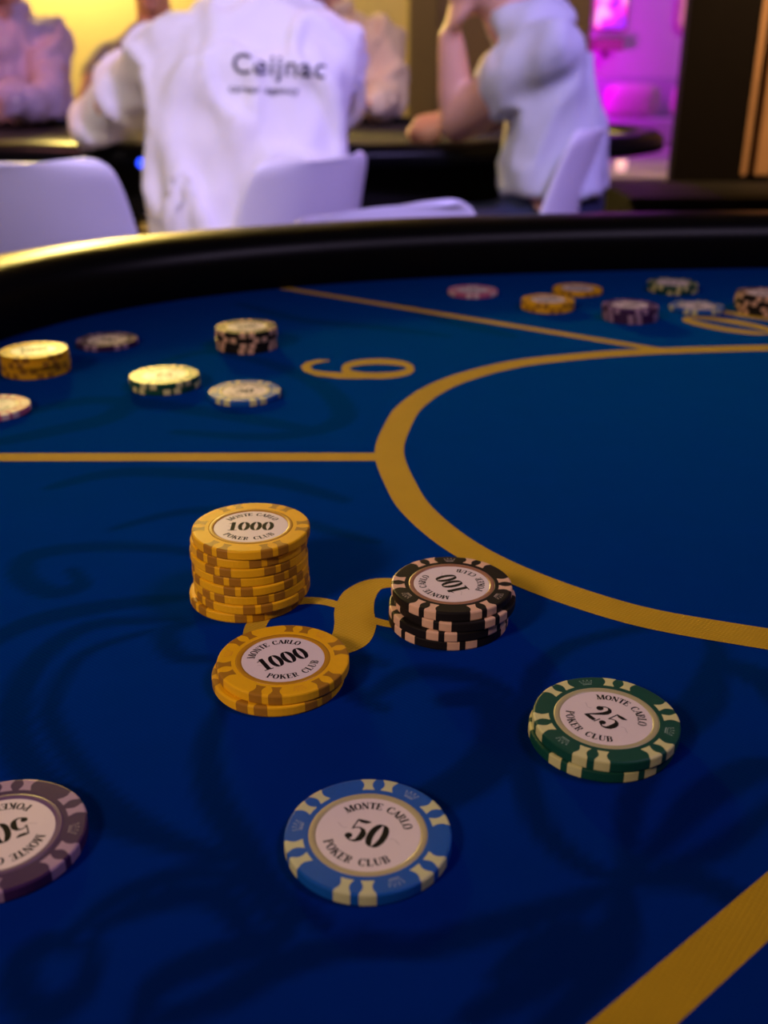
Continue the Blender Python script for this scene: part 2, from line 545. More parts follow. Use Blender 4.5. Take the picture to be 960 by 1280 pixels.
def cloth_mat(name, col, dark_col=None, rough=0.5, spec=0.4, sheen=0.2, tint=(0.3, 0.5, 0.7), weave=0.1):
    m = mat(name, col, rough, spec=spec, var=0.10, nscale=60)
    nt = m.node_tree
    b = nt.nodes['Principled BSDF']
    b.inputs['Sheen Weight'].default_value = sheen
    b.inputs['Sheen Roughness'].default_value = 0.4
    b.inputs['Sheen Tint'].default_value = (*tint, 1)
    tc = [x for x in nt.nodes if x.type == 'TEX_COORD'][0]
    if dark_col:
        a = nt.nodes.new('ShaderNodeAttribute'); a.attribute_name = 'scroll'
        src = b.inputs['Base Color'].links[0].from_socket
        mx = nt.nodes.new('ShaderNodeMix'); mx.data_type = 'RGBA'
        nt.links.new(a.outputs['Fac'], mx.inputs['Factor'])
        nt.links.new(src, mx.inputs['A'])
        mx.inputs['B'].default_value = (*dark_col, 1)
        nt.links.new(mx.outputs['Result'], b.inputs['Base Color'])
    # woven threads: two crossing waves
    mp = nt.nodes.new('ShaderNodeMapping'); mp.inputs['Rotation'].default_value = (0, 0, R(38))
    nt.links.new(tc.outputs['Object'], mp.inputs['Vector'])
    hs = []
    for ax in ('X', 'Y'):
        wv = nt.nodes.new('ShaderNodeTexWave'); wv.bands_direction = ax
        wv.inputs['Scale'].default_value = 260; wv.inputs['Distortion'].default_value = 1.0
        wv.inputs['Detail'].default_value = 1; wv.inputs['Detail Scale'].default_value = 0.6
        nt.links.new(mp.outputs['Vector'], wv.inputs['Vector'])
        hs.append(wv.outputs['Fac'])
    ad = nt.nodes.new('ShaderNodeMath'); ad.operation = 'ADD'
    nt.links.new(hs[0], ad.inputs[0]); nt.links.new(hs[1], ad.inputs[1])
    bp = nt.nodes.new('ShaderNodeBump'); bp.inputs['Strength'].default_value = weave; bp.inputs['Distance'].default_value = 0.0003
    nt.links.new(ad.outputs[0], bp.inputs['Height'])
    nt.links.new(bp.outputs['Normal'], b.inputs['Normal'])
    return m


felt_m = cloth_mat('blue_felt', (0.0006, 0.015, 0.165), (0.0005, 0.008, 0.082), rough=1.0, spec=0.0, sheen=0.75, tint=(0.0, 0.16, 0.70), weave=0.08)
gold_m = cloth_mat('gold_print', (0.44, 0.265, 0.010), rough=0.7, spec=0.05, sheen=0.45, tint=(1.0, 0.80, 0.30), weave=0.25)
me.materials.append(felt_m)
felt = link('felt', me, table)
felt['label'] = 'blue felt with a darker scroll pattern'


def ribbon(bm, pts, widths, z, closed=False, tf=None):
    """flat strip; pts 2D, widths full width per point"""
    n_ = len(pts)
    L, Rr = [], []
    for i, p in enumerate(pts):
        a = pts[(i - 1) % n_] if closed or i > 0 else pts[i]
        b = pts[(i + 1) % n_] if closed or i < n_ - 1 else pts[i]
        d = V((b[0] - a[0], b[1] - a[1]))
        d = d.normalized() if d.length > 1e-9 else V((1, 0))
        nn = V((-d.y, d.x)) * widths[i] / 2
        for lst, q_ in ((L, V((p[0], p[1])) + nn), (Rr, V((p[0], p[1])) - nn)):
            w3 = tf(q_.x, q_.y) if tf else V((q_.x, q_.y, z))
            lst.append(bm.verts.new(w3))
    for i in range(n_ if closed else n_ - 1):
        j = (i + 1) % n_
        bm.faces.new((L[i], Rr[i], Rr[j], L[j]))


def up_faces(bm):
    for f in bm.faces:
        f.normal_update()
        if f.normal.z < 0:
            f.normal_flip()


# betting ring: half heights measured from its left tip
prof_x = [-4, -3, 0, 5, 12, 21, 32, 46, 64, 85, 110, 140, 175, 215, 260, 320, 400, 480]
prof_h = [0, 16, 36, 62, 82, 101, 118, 134, 150, 164, 174, 183.5, 191, 196, 200, 203, 204, 204]
ring_pts = []
for xx, hh in zip(prof_x, prof_h):
    ring_pts.append((xx, 457 + hh))
right_x = 1540
full = ring_pts + [(right_x - xx, 457 + hh) for xx, hh in list(zip(prof_x, prof_h))[::-1]]
full += [(right_x - xx, 457 - hh) for xx, hh in list(zip(prof_x, prof_h))[1:]]
full += [(xx, 457 - hh) for xx, hh in list(zip(prof_x, prof_h))[::-1][:-1]]
# smooth closed Catmull-Rom
sm = []
n_ = len(full)
for i in range(n_):
    p0, p1, p2, p3 = [V(full[(i + k) % n_]) for k in (-1, 0, 1, 2)]
    for k in range(6):
        t = k / 6
        sm.append(tuple(0.5 * ((2 * p1) + (p2 - p0) * t + (2 * p0 - 5 * p1 + 4 * p2 - p3) * t * t + (3 * p1 - p0 - 3 * p2 + p3) * t ** 3)))
ctr = even(sm, 500).tolist()
tn = np.roll(np.array(ctr), -1, 0) - np.roll(np.array(ctr), 1, 0)
nn_ = np.c_[tn[:, 1], -tn[:, 0]] / np.hypot(*tn.T)[:, None]
mid = (np.array(ctr) + nn_ * 6.5).tolist()
bm = bmesh.new()
ribbon(bm, mid, [14.0] * len(mid), 0, True, lambda x, y: T(x, y, 0.12))
up_faces(bm); rg = obj('betting_ring', bm, gold_m, table); rg['label'] = 'gold oval line printed on the felt'
# seat lines
for (a, b, wd) in (((-330, 449.5), (2, 450.5), 10.5), ((-84, 841), (184, 641), 9.5)):
    bm = bmesh.new(); ribbon(bm, [a, b], [wd, wd], 0, False, lambda x, y: T(x, y, 0.10)); up_faces(bm)
    obj('seat_line', bm, gold_m, table)
p0, p1, p2, p3 = g(742, 1280), g(840, 1280), g(960, 1168), g(960, 1097)
ma = ((p0[0] + p1[0]) / 2, (p0[1] + p1[1]) / 2)
mb = ((p2[0] + p3[0]) / 2, (p2[1] + p3[1]) / 2)
dd = (V(mb) - V(ma)).normalized()
bm = bmesh.new(); ribbon(bm, [tuple(V(ma) - dd * 140), tuple(V(ma) + dd * 150)], [11.2, 11.2], 0, False, lambda x, y: T(x, y, 0.10)); up_faces(bm)
obj('seat_line', bm, gold_m, table)

# ------------------------------------------------------------------ didone glyphs (height 1)


def arc(cx, cy, rx, ry, a0, a1, n=28):
    return [(cx + rx * math.cos(R(a0 + (a1 - a0) * k / n)), cy + ry * math.sin(R(a0 + (a1 - a0) * k / n))) for k in range(n + 1)]


def nib(pts, thick, thin, closed=False, pw=1.6):
    ws = []
    n_ = len(pts)
    for i in range(n_):
        a = pts[(i - 1) % n_] if closed or i > 0 else pts[i]
        b = pts[(i + 1) % n_] if closed or i < n_ - 1 else pts[i]
        d = V((b[0] - a[0], b[1] - a[1]))
        s = abs(d.y) / max(d.length, 1e-9)
        ws.append(thin + (thick - thin) * s ** pw)
    return ws


def glyph(ch):
    """list of (points, widths, closed) strokes and the advance width"""
    K, t = 0.20, 0.05
    cap = ch.isalpha()
    st = []
    def line(x0, y0, x1, y1, w_):
        if cap: w_ = w_ * 1.12 + 0.025
        st.append(([(x0, y0), (x1, y1)], [w_, w_], False))
    def path(p, th=K, tn=t, cl=False, pw=1.6):
        if cap: th, tn = th * 1.12 + 0.02, tn + 0.03
        st.append((p, nib(p, th, tn, cl, pw), cl))
    def ser(x, y, w_=0.3): line(x - w_ / 2, y + (0.025 if y < 0.5 else -0.025), x + w_ / 2, y + (0.025 if y < 0.5 else -0.025), 0.05)
    def dot(x, y, r): path(arc(x, y, r / 2, r / 2, 0, 360, 12)[:-1], r, r, True)
    if ch == '0':
        path(arc(0.30, 0.5, 0.20, 0.475, 0, 360, 40)[:-1], 0.21, 0.05, True, 2.0); return st, 0.62
    if ch == '1':
        line(0.28, 0.03, 0.28, 1.0, 0.21); line(0.06, 0.025, 0.5, 0.025, 0.06)
        st.append(([(0.03, 0.80), (0.18, 0.86), (0.27, 0.99)], [0.03, 0.07, 0.03], False)); return st, 0.54
    if ch == '2':
        p = [(0.11, 0.72), (0.12, 0.86), (0.2, 0.94), (0.3, 0.97), (0.41, 0.93), (0.47, 0.83), (0.47, 0.72), (0.42, 0.58), (0.3, 0.4), (0.17, 0.22), (0.08, 0.08)]
        st.append((p, [0.08, 0.06, 0.05, 0.06, 0.12, 0.18, 0.2, 0.17, 0.11, 0.07, 0.05], False)); dot(0.13, 0.73, 0.13)
        st.append(([(0.05, 0.05), (0.2, 0.09), (0.35, 0.08), (0.5, 0.08)], [0.04, 0.16, 0.17, 0.14], False)); line(0.54, 0.0, 0.57, 0.27, 0.05); return st, 0.64
    if ch == '5':
        st.append(([(0.11, 0.93), (0.25, 0.91), (0.4, 0.92), (0.52, 0.97)], [0.06, 0.14, 0.14, 0.04], False)); line(0.12, 0.96, 0.10, 0.5, 0.05)
        p = [(0.10, 0.5), (0.18, 0.59), (0.3, 0.63), (0.42, 0.57), (0.48, 0.45), (0.49, 0.32), (0.46, 0.16), (0.38, 0.06), (0.26, 0.025), (0.14, 0.07), (0.08, 0.17)]
        st.append((p, [0.04, 0.05, 0.06, 0.13, 0.2, 0.22, 0.19, 0.11, 0.06, 0.06, 0.08], False)); dot(0.12, 0.19, 0.12); return st, 0.62
    # capitals
    K = 0.19
    def stem(x, serif=True):
        line(x, 0.0, x, 1.0, K)
        if serif: ser(x, 0, 0.36); ser(x, 1, 0.36)
    if ch == 'M':
        line(0.14, 0, 0.14, 1, 0.06); ser(0.14, 0, 0.28); line(0.17, 1, 0.46, 0.0, 0.16); line(0.48, 0, 0.78, 1, 0.06); stem(0.84); ser(0.1, 1, 0.2); return st, 1.04
    if ch == 'N':
        line(0.14, 0, 0.14, 1, 0.06); ser(0.14, 0, 0.28); line(0.15, 1, 0.66, 0.0, 0.18); line(0.68, 0, 0.68, 1, 0.06); ser(0.68, 1, 0.28); ser(0.08, 1, 0.2); return st, 0.84
    if ch == 'O':
        path(arc(0.42, 0.5, 0.30, 0.475, 0, 360, 32)[:-1], K, 0.05, True, 2.0); return st, 0.84
    if ch == 'T':
        stem(0.36, False); ser(0.36, 0, 0.36); line(0.05, 0.97, 0.67, 0.97, 0.06); line(0.06, 1.0, 0.04, 0.72, 0.05); line(0.66, 1.0, 0.68, 0.72, 0.05); return st, 0.74
    if ch == 'E':
        stem(0.17); line(0.2, 0.97, 0.6, 0.97, 0.06); line(0.2, 0.03, 0.62, 0.03, 0.06); line(0.2, 0.52, 0.46, 0.52, 0.05); line(0.61, 1, 0.62, 0.75, 0.05); line(0.63, 0, 0.65, 0.27, 0.05); line(0.46, 0.4, 0.46, 0.64, 0.05); return st, 0.72
    if ch == 'C':
        path(arc(0.43, 0.5, 0.31, 0.475, 48, 312, 30), K, 0.05, False, 2.0); line(0.66, 1.0, 0.67, 0.68, 0.05); line(0.64, 0.16, 0.66, 0.3, 0.05); return st, 0.78
    if ch == 'A':
        line(0.1, 0, 0.40, 0.98, 0.06); line(0.40, 1.0, 0.70, 0, 0.19); line(0.2, 0.32, 0.56, 0.32, 0.05); ser(0.1, 0, 0.24); ser(0.7, 0, 0.32); return st, 0.84
    if ch in 'RPB':
        stem(0.17, True)
        path([(0.2, 0.97)] + arc(0.40, 0.745, 0.16, 0.225, 90, -90, 16) + [(0.2, 0.52)], 0.17, 0.05, False, 2.0)
        if ch == 'R':
            st.append(([(0.36, 0.5), (0.47, 0.42), (0.52, 0.14), (0.64, 0.02), (0.72, 0.06)], [0.06, 0.14, 0.17, 0.08, 0.04], False)); return st, 0.78
        if ch == 'B':
            path([(0.2, 0.52)] + arc(0.42, 0.275, 0.18, 0.25, 90, -90, 16) + [(0.2, 0.025)], 0.18, 0.05, False, 2.0)
        return st, 0.72 if ch == 'B' else 0.66
    if ch == 'L':
        stem(0.17); line(0.2, 0.03, 0.6, 0.03, 0.06); line(0.61, 0, 0.63, 0.3, 0.05); return st, 0.68
    if ch == 'K':
        stem(0.17); line(0.24, 0.42, 0.62, 0.98, 0.06); line(0.36, 0.62, 0.70, 0.02, 0.18); ser(0.62, 1, 0.26); ser(0.7, 0, 0.3); return st, 0.82
    if ch == 'U':
        path([(0.17, 1.0), (0.17, 0.35)] + arc(0.41, 0.3, 0.24, 0.275, 180, 270, 10), K, 0.06, False, 1.5)
        path(arc(0.41, 0.3, 0.26, 0.275, 270, 360, 10) + [(0.67, 1.0)], 0.06, 0.05); ser(0.17, 1, 0.34); ser(0.67, 1, 0.24); return st, 0.82
    return st, 0.4


def put(bm, ch, tf):
    for p, ws, cl in glyph(ch)[0]:
        ribbon(bm, p, ws, 0, cl, tf)


# seat numbers on the felt
def seat_number(strokes, origin, up_ang, h, wx=1.0):
    """strokes in glyph units; up_ang = world direction of the digit's top"""
    u_ = V((math.cos(up_ang), math.sin(up_ang))); r_ = V((u_.y, -u_.x))
    bm = bmesh.new()
    k = [0]
    def tf(x, y):
        p = V(origin) + r_ * (x - 0.3) * h * wx + u_ * (y - 0.5) * h
        return T(p.x, p.y, 0.09 + 0.05 * k[0])
    for p, ws, cl in strokes:
        ribbon(bm, p, ws, 0, cl, tf)
        k[0] += 1
    up_faces(bm)
    o = obj('seat_number', bm, gold_m, table)
    return o


# 9: ring at the top, tail curling at the foot
p9 = arc(0.30, 0.68, 0.23, 0.295, -60, -420, 44)
tail = [(0.53, 0.68), (0.535, 0.5), (0.52, 0.34), (0.46, 0.17), (0.36, 0.065), (0.22, 0.03), (0.10, 0.07), (0.03, 0.16), (0.02, 0.24)]
st9 = [(arc(0.30, 0.68, 0.235, 0.29, 0, 360, 44)[:-1], nib(arc(0.30, 0.68, 0.235, 0.29, 0, 360, 44)[:-1], 0.19, 0.07, True), True),
       (tail, [0.16, 0.18, 0.18, 0.14, 0.09, 0.085, 0.10, 0.10, 0.03], False)]
o = seat_number(st9, (-16, 601), R(2), 68, 0.98); o['label'] = 'gold number 9'
# 8: heavy diagonal spine with fine loops, lying on its side; world millimetres
def smooth2(P, W, k=6):
    a, b = [], []
    for i in range(len(P) - 1):
        p0, p1, p2, p3 = [V(P[max(0, min(len(P) - 1, i + q_))]) for q_ in (-1, 0, 1, 2)]
        for j in range(k):
            t = j / k
            a.append(tuple(0.5 * ((2 * p1) + (p2 - p0) * t + (2 * p0 - 5 * p1 + 4 * p2 - p3) * t * t + (3 * p1 - p0 - 3 * p2 + p3) * t ** 3)))
            b.append(W[i] * (1 - t) + W[i + 1] * t)
    return a + [tuple(P[-1])], b + [W[-1]]
bm = bmesh.new()
for k, (P, W) in enumerate((
        ([(16, 317), (6, 323), (-3, 322.5), (-8.5, 315), (-10.2, 304), (-9.6, 293), (-11.5, 284), (-18, 279), (-30, 278)], [5, 6, 8.5, 12, 13.5, 14, 13, 10, 6]),
        ([(-14, 306), (-22, 310), (-31, 309.5), (-39, 303), (-42.5, 294), (-42, 284), (-37, 276), (-28, 274), (-18, 279)], [4, 4.6, 5.2, 6.2, 7, 7, 6, 5.5, 6]),
        ([(-6, 298), (2, 294), (12, 293), (20, 299), (24, 308), (22, 316), (14, 319)], [4, 4, 4.5, 5.5, 6, 6, 5]))):
    P, W = smooth2(P, W)
    ribbon(bm, P, W, 0, False, lambda x, y, k=k: T(x, y, 0.09 + 0.05 * k))
up_faces(bm)
o = obj('seat_number', bm, gold_m, table); o['label'] = 'gold number 8 half covered by chips'
s0_ = [(p, [x * 0.9 for x in ws], cl) for p, ws, cl in glyph('0')[0]]
u10 = math.atan2(-41, 43)
o = seat_number(s0_, (243.5, 712), u10, 66, 0.94); o['label'] = 'gold digit 0'
o = seat_number(glyph('1')[0], (268, 738), u10, 62, 0.80); o['label'] = 'gold digit 1 under the black chips'

# ------------------------------------------------------------------ poker chips
CT = 3.35          # chip thickness, mm
ink = mat('black_ink', (0.006, 0.005, 0.006), 0.7, spec=0.12)
faint = mat('grey_ink', (0.50, 0.42, 0.44), 0.45)
label_m = mat('label_paper', (0.76, 0.66, 0.66), 0.38, var=0.03, nscale=300, bump=0.12, bscale=1500, dist=0.0002, spec=0.6)
kinds = {
    'yellow': dict(body=(0.80, 0.43, 0.008), spot=(0.36, 0.165, 0.012), lip=(0.46, 0.22, 0.01), crown=(0.70, 0.30, 0.02), num='1000'),
    'black': dict(body=(0.012, 0.010, 0.010), spot=(0.70, 0.44, 0.30), lip=(0.30, 0.14, 0.08), crown=(0.42, 0.34, 0.30), num='100'),
    'green': dict(body=(0.006, 0.065, 0.045), spot=(0.62, 0.60, 0.28), lip=(0.42, 0.38, 0.20), crown=(0.24, 0.34, 0.29), num='25'),
    'blue': dict(body=(0.005, 0.085, 0.40), spot=(0.56, 0.56, 0.30), lip=(0.44, 0.38, 0.20), crown=(0.26, 0.32, 0.46), num='50'),
    'purple': dict(body=(0.048, 0.018, 0.085), spot=(0.34, 0.22, 0.36), lip=(0.13, 0.07, 0.16), crown=(0.24, 0.18, 0.24), num='500'),
    'pink': dict(body=(0.52, 0.13, 0.26), spot=(0.80, 0.62, 0.62), lip=(0.50, 0.22, 0.28), crown=(0.6, 0.3, 0.4), num='5'),
}


def ml(x): return x * MM


# body
bm = bmesh.new()
lathe(bm, [(0, ml(0.3)), (ml(12.9), ml(0.3)), (ml(13.2), 0), (ml(19.4), 0), (ml(19.85), ml(0.16)), (ml(20), ml(0.55)), (ml(20), ml(CT - 0.55)),
           (ml(19.85), ml(CT - 0.16)), (ml(19.4), ml(CT)), (ml(14.4), ml(CT)), (ml(14.2), ml(CT - 0.12)), (ml(12.6), ml(CT - 0.30)), (0, ml(CT - 0.30))], 72)
body_bm = bm
# lip round the label
bm = bmesh.new()
lathe(bm, [(ml(12.5), ml(CT - 0.28)), (ml(12.7), ml(CT - 0.06)), (ml(13.0), ml(CT + 0.03)), (ml(13.9), ml(CT + 0.03)), (ml(14.25), ml(CT - 0.05)), (ml(14.3), ml(CT - 0.25)), (ml(12.5), ml(CT - 0.29))], 64)
lip_bm = bm
bm = bmesh.new()
lathe(bm, [(0, ml(CT - 0.16)), (ml(12.4), ml(CT - 0.16)), (ml(12.6), ml(CT - 0.24)), (0, ml(CT - 0.29))], 56)
label_bm = bm


def spot_mesh():
    """edge inlay: hourglass on both faces, rectangle on the side; a little proud"""
    bm = bmesh.new()
    rad = [15.6, 16.1, 16.8, 17.6, 18.4, 19.0, 19.45]
    hw = [1.55, 1.40, 1.12, 1.02, 1.25, 1.62, 1.90]
    rows = []
    e = 0.025
    for r, h in zip(rad, hw):
        rows.append((r, h, CT + e))
    for r, z in ((19.88, CT - 0.14), (20.0 + e, CT - 0.55), (20.0 + e, CT / 2), (20.0 + e, 0.55), (19.88, 0.14)):
        rows.append((r, 2.0, z))
    for r, h in list(zip(rad, hw))[::-1]:
        rows.append((r, h, -e + 0.02))
    prev = None
    for r, h, z in rows:
        cur = []
        for k in range(5):
            a = (k / 2 - 1) * h / r
            cur.append(bm.verts.new((ml(r * math.cos(a)), ml(r * math.sin(a)), ml(z))))
        if prev:
            for k in range(4):
                bm.faces.new((prev[k], cur[k], cur[k + 1], prev[k + 1]))
        prev = cur
    bmesh.ops.recalc_face_normals(bm, faces=bm.faces)
    return bm


spot_bm = spot_mesh()


def crown_mesh():
    """small crown on the rim, its top pointing outward, at angle 0"""
    bm = bmesh.new()
    def tf(x, y):
        return V((ml(17.0 + y), ml(-x), ml(CT + 0.02)))
    st = [([(-1.3, -0.95), (1.3, -0.95)], [0.32, 0.32], False), ([(-1.3, -0.45), (1.3, -0.45)], [0.18, 0.18], False),
          ([(-1.4, -0.4), (-1.75, 0.7), (-0.85, 0.05), (-0.6, 1.0), (0, 0.15), (0.6, 1.0), (0.85, 0.05), (1.75, 0.7), (1.4, -0.4)], [0.2] * 9, False)]
    for cx, cy in ((-1.75, 0.85), (-0.6, 1.15), (0.6, 1.15), (1.75, 0.85)):
        st.append((arc(cx, cy, 0.12, 0.12, 0, 360, 8)[:-1], [0.24] * 8, True))
    for p, ws, cl in st:
        ribbon(bm, p, ws, 0, cl, tf)
    up_faces(bm)
    return bm


crown_bm = crown_mesh()


def arc_text(bm, text, rad, mid_deg, half, h, top=True):
    adv = [glyph(c)[1] if c != ' ' else 0.55 for c in text]
    tot = sum(adv)
    x = 0
    for c, a in zip(text, adv):
        f = (x + a / 2) / tot
        x += a
        ang = R(mid_deg + half - 2 * half * f) if top else R(mid_deg - half + 2 * half * f)
        if c == ' ':
            continue
        rot = ang - PI / 2 if top else ang + PI / 2
        cx, cy = rad * math.cos(ang), rad * math.sin(ang)
        def tf(px, py, a=a, rot=rot, cx=cx, cy=cy):
            qx, qy = (px - a / 2) * h, (py - 0.5) * h
            return V((ml(cx + qx * math.cos(rot) - qy * math.sin(rot)), ml(cy + qx * math.sin(rot) + qy * math.cos(rot)), ml(CT - 0.145)))
        put(bm, c, tf)


def lettering_mesh():
    bm = bmesh.new()
    arc_text(bm, 'MONTE CARLO', 9.75, 90, 59, 2.3)
    arc_text(bm, 'POKER CLUB', 9.75, 270, 54, 2.3, False)
    up_faces(bm)
    return bm


def number_mesh(s):
    bm = bmesh.new()
    h = {1: 8.0, 2: 8.0, 3: 7.2, 4: 6.6}[len(s)]
    wx = 1.0
    adv = [glyph(c)[1] for c in s]
    tot = sum(adv)
    x = -tot / 2
    for c, a in zip(s, adv):
        def tf(px, py, x=x):
            return V((ml((x + px) * h * wx), ml((py - 0.5) * h), ml(CT - 0.14)))
        put(bm, c, tf)
        x += a
    up_faces(bm)
    return bm


def flourish_mesh():
    bm = bmesh.new()
    for s in (-1, 1):
        p = [(s * (5.4 + 0.3 * k), 0.5 * math.sin(k * 0.5) * s) for k in range(11)]
        ribbon(bm, p, [0.16] * 11, 0, False, lambda x, y: V((ml(x), ml(y), ml(CT - 0.15))))
    up_faces(bm)
    return bm


def to_mesh(bm, m, smooth=False, name='mesh'):
    me = bpy.data.meshes.new(name)
    bm.to_mesh(me)
    me.materials.append(m)
    if smooth:
        me.shade_smooth()
    return me


letter_bm, flour_bm = lettering_mesh(), flourish_mesh()
gold_ink = mat('gold_ink', (0.42, 0.24, 0.10), 0.35)
sets = {}
for kname, kd in kinds.items():
    bmat = mat(kname + '_chip_clay', kd['body'], 0.42, spec=0.12 if kname in ('black', 'purple') else 0.28, var=0.08, nscale=300, bump=0.06, bscale=900, dist=0.0002)
    smat = mat(kname + '_chip_inlay', kd['spot'], 0.44, spec=0.3, var=0.10, nscale=300)
    lmat = mat(kname + '_chip_lip', kd['lip'], 0.35, spec=0.5)
    cmat = mat(kname + '_chip_stamp', kd['crown'], 0.35)
    sets[kname] = dict(
        body=to_mesh(body_bm, bmat, False, 'chip_body'), lip=to_mesh(lip_bm, lmat, True, 'label_lip'),
        label=to_mesh(label_bm, label_m, False, 'label_disc'), spot=to_mesh(spot_bm, smat, False, 'edge_spot'),
        crown=to_mesh(crown_bm, cmat, False, 'crown_stamp'), letter=to_mesh(letter_bm, ink, False, 'lettering'),
        num=to_mesh(number_mesh(kd['num']), ink, False, 'denomination'), fl=to_mesh(flour_bm, faint, False, 'flourish'))

n_chip = [0]


def chip(kname, x, y, level, text_rot, phase, crown_phase, label, group, top=True, tilt=None, zoff=0.0):
    """text_rot, phase in degrees, world"""
    s = sets[kname]
    c = thing('poker_chip', label, 'poker chip', (x * MM, y * MM, TZ + (level * CT + 0.03 * level + 0.02 + zoff) * MM), R(text_rot), group)
    if tilt:
        c.rotation_euler = (tilt[0], tilt[1], R(text_rot))
    link('body', s['body'], c)
    for k in range(6):
        for sg in (-8.5, 8.5):
            o = link('edge_spot', s['spot'], c)
            o.rotation_euler = (0, 0, R(phase - text_rot + 60 * k + sg))
    link('label_lip', s['lip'], c)
    lb = link('label_disc', s['label'], c)
    if top:
        lo = link('lettering', s['letter'], lb)
        link('denomination', s['num'], lb)
        link('flourish', s['fl'], lb)
        for k in range(3):
            o = link('crown_stamp', s['crown'], c)
            o.rotation_euler = (0, 0, R(crown_phase - text_rot + 120 * k))
    n_chip[0] += 1
    return c


ORD = ['topmost', 'second', 'third', 'fourth', 'fifth', 'sixth', 'seventh', 'bottom']


def stack(kname, where, tops, text_rot, crown_phase, group, single_label=None, face=''):
    """tops: list from the top chip down of (x, y, phase)"""
    n_ = len(tops)
    for i, (x, y, ph) in enumerate(tops):
        lvl = n_ - 1 - i
        if n_ == 1:
            lb = single_label
        elif i == 0:
            lb = 'topmost %s poker chip %sof the %s' % (kname, face, where)
        elif lvl == 0:
            lb = 'lowest %s poker chip of the %s' % (kname, where)
        else:
            lb = '%s %s poker chip down in the %s' % (ORD[i], kname, where)
        chip(kname, x, y, lvl, text_rot if i == 0 else random.uniform(0, 360), ph, crown_phase if i == 0 else ph + 30, lb, group, top=(i == 0))


# near chips (mm on the felt; phase of the edge spots read from the photograph)
tx, ty = -45.3, 314.1
stack('yellow', 'tall stack by the number 8',
      [(tx, ty, 0), (tx - 0.9, ty + 0.6, -9), (tx - 1.3, ty + 0.4, 6), (tx - 1.0, ty + 0.7, 14), (tx - 1.0, ty + 0.2, 25), (tx - 0.8, ty + 0.5, 56), (tx - 0.6, ty + 0.1, 42), (tx - 2.6, ty + 0.6, 39)],
      1, 60, 'yellow chips in the tall stack', face='reading 1000 ')
stack('yellow', 'pair in front of the tall stack', [(-30.5, 262.5, 20), (-32.0, 261.6, 12)], 31, 51, 'two yellow chips in front of the tall stack', face='reading 1000 ')
bx, by = 22.4, 298.0
stack('black', 'stack of four beside the gold ring', [(bx, by, -2), (bx + 1.2, by - 0.6, 9), (bx - 0.8, by - 1.0, 20), (bx - 0.9, by - 0.6, 40)], 113, -31, 'black chips in the stack beside the gold ring', face='reading 100 ')
stack('green', 'near pair at right', [(61.1, 232.5, 7.5), (60.2, 232.6, -10)], -54.5, -22, 'two green chips at the near right', face='reading 25 ')
stack('blue', '', [(-3.8, 190.5, 22)], -23.2, 52, 'single chips lying on the near felt', 'single blue poker chip reading 50 lying flat on the near felt')
stack('purple', '', [(-91.5, 190.4, 36)], -151, 5, 'single chips lying on the near felt', 'single dark purple poker chip on the near felt at the left picture edge')


# far chips
def far(kname, u, v, n_, where, group, single=None, rot=0, side=0.8):
    """u, v: centre of the top face"""
    hz = n_ * CT
    a, b = (u - 480) / F_, (v - 640) / F_
    t = (H_ - hz) / (math.sin(TH) + b * math.cos(TH))
    x, y = a * t, (math.cos(TH) - b * math.sin(TH)) * t
    tops = [(x + (random.uniform(-side, side) if i else 0), y + (random.uniform(-side, side) if i else 0), random.uniform(0, 60)) for i in range(n_)]
    stack(kname, where, tops, rot, random.uniform(0, 120), group, single)


far('yellow', 42, 437, 4, 'far left stack by the rail', 'yellow chips in the far left stack', rot=20)
far('pink', -11, 507, 1, '', 'single chips on the far left felt', 'pink poker chip by the far left yellow stack, cut by the picture edge', rot=30)
far('purple', 134, 424, 1, '', 'single chips on the far left felt', 'flat purple poker chip lying right of the far left yellow stack', rot=-20)
far('black', 308, 408, 4, 'far black stack above the number 9', 'black chips in the stack near the number 9', rot=15)
far('green', 205, 468, 2, 'far pair left of the number 9', 'two green chips left of the number 9', rot=10, side=1.6)
far('blue', 306, 488, 1, '', 'single chips on the far left felt', 'flat blue poker chip in front of the far black stack', rot=-5)
far('pink', 591, 362, 1, '', 'chips in front of the far rail', 'flat pink poker chip lying alone just below the far rail', rot=0)
far('yellow', 685, 374, 2, 'small far yellow pair', 'chips in front of the far rail', rot=15)
far('yellow', 722, 360, 1, '', 'chips in front of the far rail', 'single yellow poker chip behind the small far yellow pair', rot=-30)
far('purple', 788, 381, 3, 'far purple stack', 'purple chips in the far stack', rot=10)
far('green', 841, 353, 2, 'farthest green pair by the rail', 'two green chips by the far rail', rot=-15)
far('blue', 871, 382, 1, '', 'chips in front of the far rail', 'pale blue spotted poker chip lying beside the number 10', rot=30)
far('black', 955, 366, 4, 'black stack on the number 10', 'black chips in the stack on the number 10', rot=0)
for b_ in (body_bm, lip_bm, label_bm, spot_bm, crown_bm, letter_bm, flour_bm):
    b_.free()

